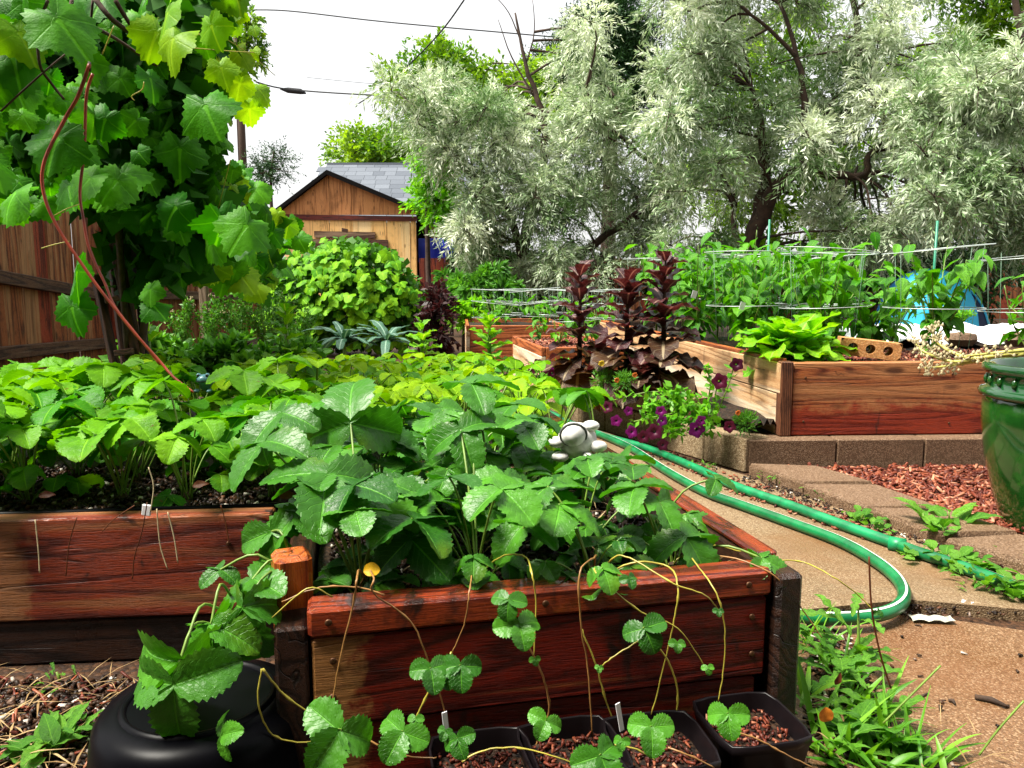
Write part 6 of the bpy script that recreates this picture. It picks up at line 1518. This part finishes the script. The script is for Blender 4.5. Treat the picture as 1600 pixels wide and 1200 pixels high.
petunia(P(1090, 690, 2.6), [(1121, 594, 2.52, 0.026, 1), (1147, 568, 2.54, 0.022, 1), (947, 634, 2.75, 0.021, 1), (961, 655, 2.72, 0.020, 0), (985, 672, 2.66, 0.022, 0), (1020, 672, 2.6, 0.027, 1), (1030, 640, 2.62, 0.018, 0), (1085, 668, 2.52, 0.028, 0), (1033, 692, 2.56, 0.020, 1), (1003, 680, 2.62, 0.022, 1), (980, 640, 2.68, 0.016, 0), (1032, 655, 2.58, 0.018, 0), (1136, 664, 2.5, 0.020, 1), (1092, 655, 2.52, 0.018, 0)],
        [[(1100, 680, 2.6), (1115, 630, 2.55), (1121, 597, 2.53)], [(1110, 670, 2.6), (1135, 610, 2.56), (1147, 572, 2.55)], [(1080, 620, 2.65), (1020, 612, 2.65), (960, 625, 2.72)], [(1085, 640, 2.6), (1030, 650, 2.6), (985, 660, 2.66)], [(1100, 650, 2.55), (1110, 600, 2.55), (1100, 570, 2.56)]],
        'trailing petunia with purple and wine flowers hanging over the wall corner', [(1075, 640, 2.6, 0.07), (1055, 625, 2.62, 0.06), (1100, 655, 2.55, 0.06), (1020, 640, 2.64, 0.05), (1055, 665, 2.58, 0.04)], 480)
petunia(P(850, 600, 3.55), [(840, 567, 3.5, 0.022, 1), (852, 575, 3.45, 0.022, 1), (865, 572, 3.42, 0.024, 0), (833, 590, 3.5, 0.020, 0), (803, 565, 3.7, 0.018, 0), (862, 582, 3.4, 0.02, 1), (830, 580, 3.5, 0.018, 1)],
        [[(850, 600, 3.55), (840, 585, 3.5), (835, 570, 3.5)], [(850, 600, 3.5), (865, 585, 3.45), (880, 575, 3.45)]], 'small petunia with magenta flowers beside the peeling seedling bed', [(850, 590, 3.5, 0.06), (880, 580, 3.5, 0.06), (815, 590, 3.6, 0.05)], 260)
def marigold(px, py, d, r_, flowers, label):
    c = P(px, py, d); t = empty('marigold_plant', c, label, 'marigold', 'marigolds on the block wall'); n = 420
    d3 = unit(NR.normal(0, 1, (n, 3)) + np.array([0, -0.2, 0.7])); B = d3 * r_ * NR.uniform(0.2, 0.9, (n, 1)); T = B + unit(d3 + NR.normal(0, 0.5, (n, 3))) * 0.02
    link('foliage', cloud('foliage', B, T, np.full(n, 0.0022), unit(NR.normal(0, 1, (n, 3))), M['herb']), t)
    for (fx_, fy_, fd_, s_, m_) in flowers:
        mb = MB()
        for k in range(26):
            a = k * 2.4; rr = s_ * math.sqrt(k / 26); v, f = lathe_vf([(0, -0.3 * s_), (0.32 * s_, 0), (0, 0.25 * s_)], 5); mb.add([(x + rr * math.cos(a), y - 0.3 * rr, z + rr * math.sin(a)) for x, y, z in v], f)
        link('flower', mb.mesh('flower', M[m_]), t, P(fx_, fy_, fd_) - c)
marigold(945, 595, 2.95, 0.055, [(940, 568, 2.90, 0.011, 'marigold_y')], 'ferny marigold with one yellow flower below the maroon lettuces')
marigold(975, 600, 2.85, 0.05, [(964, 594, 2.80, 0.009, 'marigold_o'), (992, 586, 2.80, 0.009, 'marigold_o')], 'ferny marigold with orange flowers on top of the block wall')
marigold(1165, 662, 2.55, 0.045, [(1153, 645, 2.50, 0.008, 'marigold_o')], 'small dark ferny marigold at the outer corner of the block wall')
# ------------------------------------------------------------------ ornaments
wp = P(902, 688, 1.40); orn = empty('white_ornament', wp, 'white ceramic ball shaped garden ornament half hidden by strawberry leaves', 'ornament')
def ell(r3, n=14, m_=8):
    pr = [(math.cos(-PI / 2 + PI * i / m_), math.sin(-PI / 2 + PI * i / m_)) for i in range(m_ + 1)]; v, f = lathe_vf([(max(1e-4, a), b) for a, b in pr], n); return [(x * r3[0], y * r3[1], z * r3[2]) for x, y, z in v], f
for nm, r3, c in (('body', (0.046, 0.04, 0.042), (0, 0, 0)), ('head', (0.030, 0.030, 0.028), (-0.012, -0.028, 0.020)), ('paw', (0.022, 0.018, 0.014), (0.045, -0.02, -0.01)), ('paw', (0.020, 0.018, 0.013), (-0.048, -0.02, 0.0)), ('paw', (0.02, 0.02, 0.012), (0.03, -0.01, 0.036)), ('paw', (0.02, 0.02, 0.012), (-0.04, -0.02, -0.034)), ('tail', (0.012, 0.03, 0.010), (0.02, -0.04, -0.03))):
    r3 = tuple(x * 0.8 for x in r3); c = tuple(x * 0.8 for x in c)
    v, f = ell(r3); link(nm, MB().add(v, f).mesh(nm, M['white_ceramic']), orn, c)
v, f = tube_vf([(0.8 * (0.030 * math.cos(a) - 0.012), 0.8 * (-0.036 - 0.006 * math.sin(a)), 0.8 * (0.020 + 0.027 * math.sin(a))) for a in [PI * 2 * k / 20 for k in range(21)]], 0.0022, 5, False); link('collar_line', MB().add(v, f).mesh('collar_line', M['grey_joint']), orn)
v, f = tube_vf([(0.01, 0.02, -0.20), (0.01, 0.02, -0.02)], 0.006, 8); link('support', MB().add(v, f).mesh('support', M['stake']), orn)
fp = P(322, 592, 1.95); fg = empty('frog_figurine', fp, 'small pale blue glazed frog figurine peeking between left bed leaves', 'figurine')
for nm, r3, c in (('body', (0.022, 0.026, 0.020), (0, 0.012, -0.014)), ('head', (0.021, 0.019, 0.013), (0, -0.012, 0.0)), ('eye', (0.006, 0.006, 0.006), (-0.011, -0.018, 0.011)), ('eye', (0.006, 0.006, 0.006), (0.011, -0.018, 0.011)), ('foot', (0.008, 0.012, 0.005), (-0.017, -0.022, -0.028)), ('foot', (0.008, 0.012, 0.005), (0.017, -0.022, -0.028))):
    v, f = ell(r3, 12, 8); e_ = link(nm, MB().add(v, f).mesh(nm, M['frog_blue']), fg, c)
    if nm == 'eye': v, f = ell((0.003, 0.002, 0.003), 8, 6); link('pupil', MB().add(v, f).mesh('pupil', M['black']), e_, (0, -0.005, 0))
v, f = tube_vf([(-0.016, -0.027, -0.003), (0, -0.0325, -0.004), (0.016, -0.027, -0.003)], 0.001, 5); link('mouth', MB().add(v, f).mesh('mouth', M['black']), fg)
# ------------------------------------------------------------------ weeds and grass
def tuft(px, py, n, l, w_, label, z=0.0, up=0.9, cat='grass', mat=None, spread=0.03, name='grass_tuft', lean=(0, 0)):
    c = G(px, py, z); t = empty(name, c, label, cat); v = []; f = []; rn = []
    for k in range(n):
        a = R.uniform(0, 2 * PI); L_ = l * R.uniform(0.45, 1.15); el_ = R.uniform(0.4, 1.3) * up; d = Vector((math.cos(a) * math.cos(el_) + lean[0], math.sin(a) * math.cos(el_) + lean[1], math.sin(el_))).normalized(); sd_ = d.cross(Vector((R.uniform(-.4, .4), R.uniform(-.4, .4), 1))).normalized(); p = Vector((R.uniform(-spread, spread), R.uniform(-spread, spread), 0)); o_ = len(v); ns = 6; ww = w_ * R.uniform(0.6, 1.3); dr_ = R.uniform(0.2, 0.9)
        for i in range(ns + 1):
            u = i / ns; c_ = p + d * L_ * u - Vector((0, 0, 1)) * L_ * dr_ * 0.5 * u * u; wv = ww * (1 - u ** 1.6) * (0.6 + 0.8 * min(u * 3, 1) * 0.5) + 0.0002
            v.append(c_ - sd_ * wv); v.append(c_ + Vector((0, 0, -wv * 0.4))); v.append(c_ + sd_ * wv)
        for i in range(ns):
            for j in range(2): q = o_ + i * 3 + j; f.append((q, q + 1, q + 4, q + 3)); 
        rn += [R.random()] * (ns * 2)
    me = MB().add(v, f).mesh('blades', mat or M['grass']); at = me.attributes.new('rnd', 'FLOAT', 'FACE'); at.data.foreach_set('value', np.array(rn, np.float32)); o = link('blades', me, t); return t
def broad(px, py, n, l, label, z=0.0, wf=wf_pepper, name='weed_plant', spread=0.02, mat='weed', el=(0.1, 1.2), stemh=0.0):
    c = G(px, py, z); t = empty(name, c, label, 'weed'); ms = WD[wf]
    for k in range(n):
        a = R.uniform(0, 2 * PI); e = R.uniform(*el); d = Vector((math.cos(a) * math.cos(e), math.sin(a) * math.cos(e), math.sin(e))); u2 = Vector((-math.cos(a) * math.sin(e), -math.sin(a) * math.sin(e), math.cos(e)))
        zz = R.uniform(0, stemh); link('leaf', R.choice(ms), t, mw=frame(Vector((R.uniform(-spread, spread), R.uniform(-spread, spread), 0.003 + zz)), d, u2 + rv(0.2), l * R.uniform(0.6, 1.2)))
    if stemh:
        v, f = tube_vf([(0, 0, 0), (0.004, 0, stemh * 0.5), (0, 0, stemh * 1.05)], [0.003, 0.0026, 0.0015], 6); link('stem', MB().add(v, f).mesh('stem', M['petiole']), t)
    return t
def wf_dand(u): return (0.03 + 0.15 * u ** 0.8 * (1 - u) ** 0.3 * 1.6) * (0.5 + 0.5 * abs(math.sin(u * 5 * PI))) if u < 0.999 else 0.004
def wf_round(u): return 0.42 * math.sin(PI * min(1, u * 0.98 + 0.01)) ** 0.6
M['weed_obj'] = leaf_mat('weed_leaf_single', (0.05, 0.19, 0.012), (0.15, 0.36, 0.03), 0.4, 0.35, veins=5)
WD = {w_: [] for w_ in (wf_pepper, wf_dand, wf_lance, wf_round)}
for w_ in WD:
    for s_ in range(4):
        v, f, uv = blade_vf(1.0, w_, 20 if w_ is wf_dand else 9, 4, 0.25, R.uniform(0.4, 1.1), 0, 6, 0, 9, 0.03, 3, 0.2, 0, s_ + 500); WD[w_].append(MB().add(v, f, 0, uv).mesh('leaf', M['weed_obj']))
tuft(1265, 1010, 26, 0.13, 0.0022, 'fine grass tuft at the right corner of the front planter'); tuft(1300, 1040, 22, 0.14, 0.003, 'grass tuft just below the hose loop')
tuft(1340, 1120, 24, 0.12, 0.0045, 'broad bladed grass clump at the edge of the near slab', lean=(0.2, 0)); tuft(1290, 1165, 22, 0.13, 0.005, 'broad bladed grass clump beside the rightmost nursery pot', lean=(0.1, -0.1))
tuft(1390, 1180, 22, 0.11, 0.004, 'grass clump at the bottom edge right of the planter', lean=(0.3, 0.1)); tuft(1450, 1195, 16, 0.10, 0.004, 'rightmost grass clump on the near slab', lean=(0.35, 0.1)); tuft(1255, 1100, 12, 0.12, 0.004, 'grass growing against the planter post'); tuft(1340, 1195, 18, 0.10, 0.006, 'wide bladed grass at the bottom edge')
broad(1310, 1080, 14, 0.085, 'jagged dandelion rosette in the middle of the weeds', 0.0, wf_dand, 'dandelion', stemh=0.05); broad(1335, 1050, 12, 0.07, 'upright jagged weed nearest the hose loop', 0.0, wf_dand, stemh=0.10); broad(1370, 1140, 12, 0.08, 'jagged dandelion rosette nearest the slab', 0.0, wf_dand, 'dandelion')
broad(1280, 1030, 16, 0.035, 'small leaved weed under the runner at the planter corner', 0, wf_pepper, stemh=0.05); broad(1330, 1165, 14, 0.05, 'leafy weed between the grass clumps at bottom right', 0, wf_pepper, stemh=0.03); broad(1420, 1185, 16, 0.035, 'low leafy weed on the near slab edge', 0, wf_round); broad(1355, 1100, 14, 0.04, 'small pointed leaf weed beside the slab edge', 0, wf_lance, stemh=0.03)
for (pts, nm) in (([(1358, 870), (1362, 950), (1375, 1020), (1392, 1075)], 'thin dry flower stalk standing in front of the hose loop'), ([(1470, 1040), (1420, 1090), (1380, 1130)], 'long single grass blade leaning right over the slab'), ([(1600, 1095), (1560, 1140), (1530, 1180)], 'single grass blade at the lower right edge')):
    q = [P(x, y, 0.95 if nm[0] == 't' else 0.85) for x, y in pts]; b = q[-1]; v, f = tube_vf(smooth_path([p - b for p in q], 5), 0.0013, 5); o = link('dry_stalk', MB().add(v, f).mesh('dry_stalk', M['brown_leaf'] if nm[0] == 't' else M['petiole']), None, b); tag(o, nm, 'stalk')
# along the pavers and the hose
for k, (px, py, n, l, wf, nm) in enumerate(((1270, 770, 22, 0.026, wf_lance, 'between the hose and the second paver'), (1300, 785, 26, 0.026, wf_lance, 'along the second paver edge'), (1345, 812, 22, 0.024, wf_round, 'at the joint of the third paver'), (1210, 755, 16, 0.024, wf_lance, 'below the first paver'), (1090, 735, 16, 0.03, wf_lance, 'at the foot of the block wall'), (1440, 875, 20, 0.03, wf_round, 'right of the hose coupling'), (1500, 885, 24, 0.032, wf_round, 'over the hose near the fourth paver'), (1545, 900, 26, 0.034, wf_round, 'covering the hose near the right edge'), (1570, 930, 24, 0.032, wf_round, 'below the hose near the right edge'), (1520, 915, 22, 0.028, wf_lance, 'below the hose on the patio joint'), (1440, 835, 5, 0.075, wf_pepper, 'with broad leaves on the fourth paver'), (1480, 830, 8, 0.085, wf_pepper, 'with the largest pointed leaves beside the green pot'), (1470, 850, 9, 0.06, wf_pepper, 'with broad leaves hanging over the hose'), (1375, 830, 14, 0.022, wf_round, 'beside the fourth paver joint'), (1590, 880, 16, 0.03, wf_lance, 'at the far right beside the last paver'))):
    broad(px, py, n, l, 'green weed ' + nm, 0.012, wf, spread=0.04 if n > 10 else 0.015, stemh=0.02 if n > 10 else 0.05)
for k, (px, py, n, l, wf, nm) in enumerate(((185, 975, 7, 0.022, wf_round, 'round leaved seedling in front of the left bed'), (40, 985, 6, 0.03, wf_round, 'round leaved weed at the left frame edge'), (165, 985, 6, 0.02, wf_round, 'second round leaved seedling in front of the left bed'), (40, 955, 6, 0.018, wf_dand, 'tiny feathery seedling against the left bed board'), (130, 980, 5, 0.024, wf_dand, 'small jagged seedling below the left bed board'), (100, 1160, 16, 0.05, wf_lance, 'leafy weed clump at the lower left corner'), (60, 1190, 14, 0.05, wf_pepper, 'pointed weed at the bottom left edge'), (90, 1070, 8, 0.02, wf_dand, 'small sprig in the dry straw at left'), (15, 1010, 5, 0.035, wf_pepper, 'pale leaf weed cut by the left edge'))):
    broad(px, py, n, l, nm, 0.0, wf, stemh=0.02)
# litter on the slab
a = G(1418, 968); b = G(1492, 975)
v = []; f = []
for i in range(9):
    for j in range(4): v.append((0.075 * i / 8 - 0.037, 0.024 * j / 3 - 0.012, 0.003 + 0.004 * abs(math.sin(i * 2.1 + j * 1.3))))
for i in range(8):
    for j in range(3): q = i * 4 + j; f.append((q, q + 4, q + 5, q + 1))
o = link('plastic_wrapper', MB().add(v, f).mesh('plastic_wrapper', M['film'], False), None, ((a.x + b.x) / 2, (a.y + b.y) / 2, 0.002), (0, 0, -0.1)); tag(o, 'crumpled clear plastic wrapper on the near slab by the joint', 'wrapper')
a = G(1508, 953)
o = link('plastic_scrap', MB().add([(0, 0, 0.002), (0.018, 0.003, 0.008), (0.014, 0.016, 0.004), (0.002, 0.014, 0.010), (-0.006, 0.006, 0.004)], [(0, 1, 2), (0, 2, 3), (0, 3, 4)]).mesh('plastic_scrap', M['label_white'], False), None, (a.x, a.y, 0.006)); tag(o, 'small white plastic scrap beside the wrapper', 'scrap')
def twig(px0, py0, px1, py1, r_, label, mat='cane_brown'):
    a = G(px0, py0); b = G(px1, py1); mid = (a + b) / 2 + Vector((0.004, 0.004, 0)); c = Vector((0, 0, r_)); v, f = tube_vf([a - a + c, mid - a + c, b - a + c], [r_ * 0.8, r_, r_ * 0.5], 7); o = link('twig', MB().add(v, f).mesh('twig', M[mat]), None, a); tag(o, label, 'twig')
twig(1523, 1093, 1572, 1108, 0.0048, 'short dark bark stick on the near slab'); twig(1482, 1097, 1492, 1103, 0.003, 'tiny dark bark bit left of the stick'); twig(1300, 912, 1340, 925, 0.0016, 'thin dark twig inside the hose loop')
twig(1425, 1100, 1450, 1085, 0.0022, 'small forked brown twig on the slab near the grass'); twig(1430, 978, 1440, 981, 0.0018, 'tiny twig below the plastic wrapper')
o = slivers('path_debris', [G(1000, 712).xy, G(1150, 780).xy, G(1400, 870).xy, G(1420, 850).xy, G(1200, 768).xy, G(1050, 712).xy], 0.013, 260, 0.014, 0.006, 0.004, M['chip'], 0.3, 0.9, 0.002); tag(o, 'bark crumbs along the hoses on the path', 'debris', kind='stuff')
o = slivers('path_debris', [G(1260, 960).xy, G(1260, 1190).xy, G(1420, 1190).xy, G(1330, 1000).xy], 0.001, 500, 0.016, 0.005, 0.003, M['crumb'], 0.3, 0.9, 0.002); tag(o, 'soil crumbs under the weeds on the slab edge', 'debris', kind='stuff')

for poly, n, z, lab in (([(0.60, 1.42), (1.2, 1.47), (1.2, 1.40), (0.60, 1.36)], 420, 0.001, 'soil washed into the slab joint under the hose loop'), ([(0.76, 2.36), (1.1, 1.6), (1.03, 1.58), (0.68, 2.36)], 520, 0.013, 'soil drifted along the foot of the edging pavers'), ([(0.70, 2.45), (0.28, 3.25), (0.22, 3.2), (0.62, 2.40)], 320, 0.013, 'soil drifted along the foot of the block wall'), ([(0.45, 1.3), (0.95, 1.3), (1.3, 0.8), (0.6, 0.8)], 55, 0.001, 'scattered grit on the near slab')):
    o = slivers('grit', poly, z, n, 0.008, 0.005, 0.003, M['crumb'], 0.4, 1.2, 0.002); tag(o, lab, 'grit', kind='stuff')
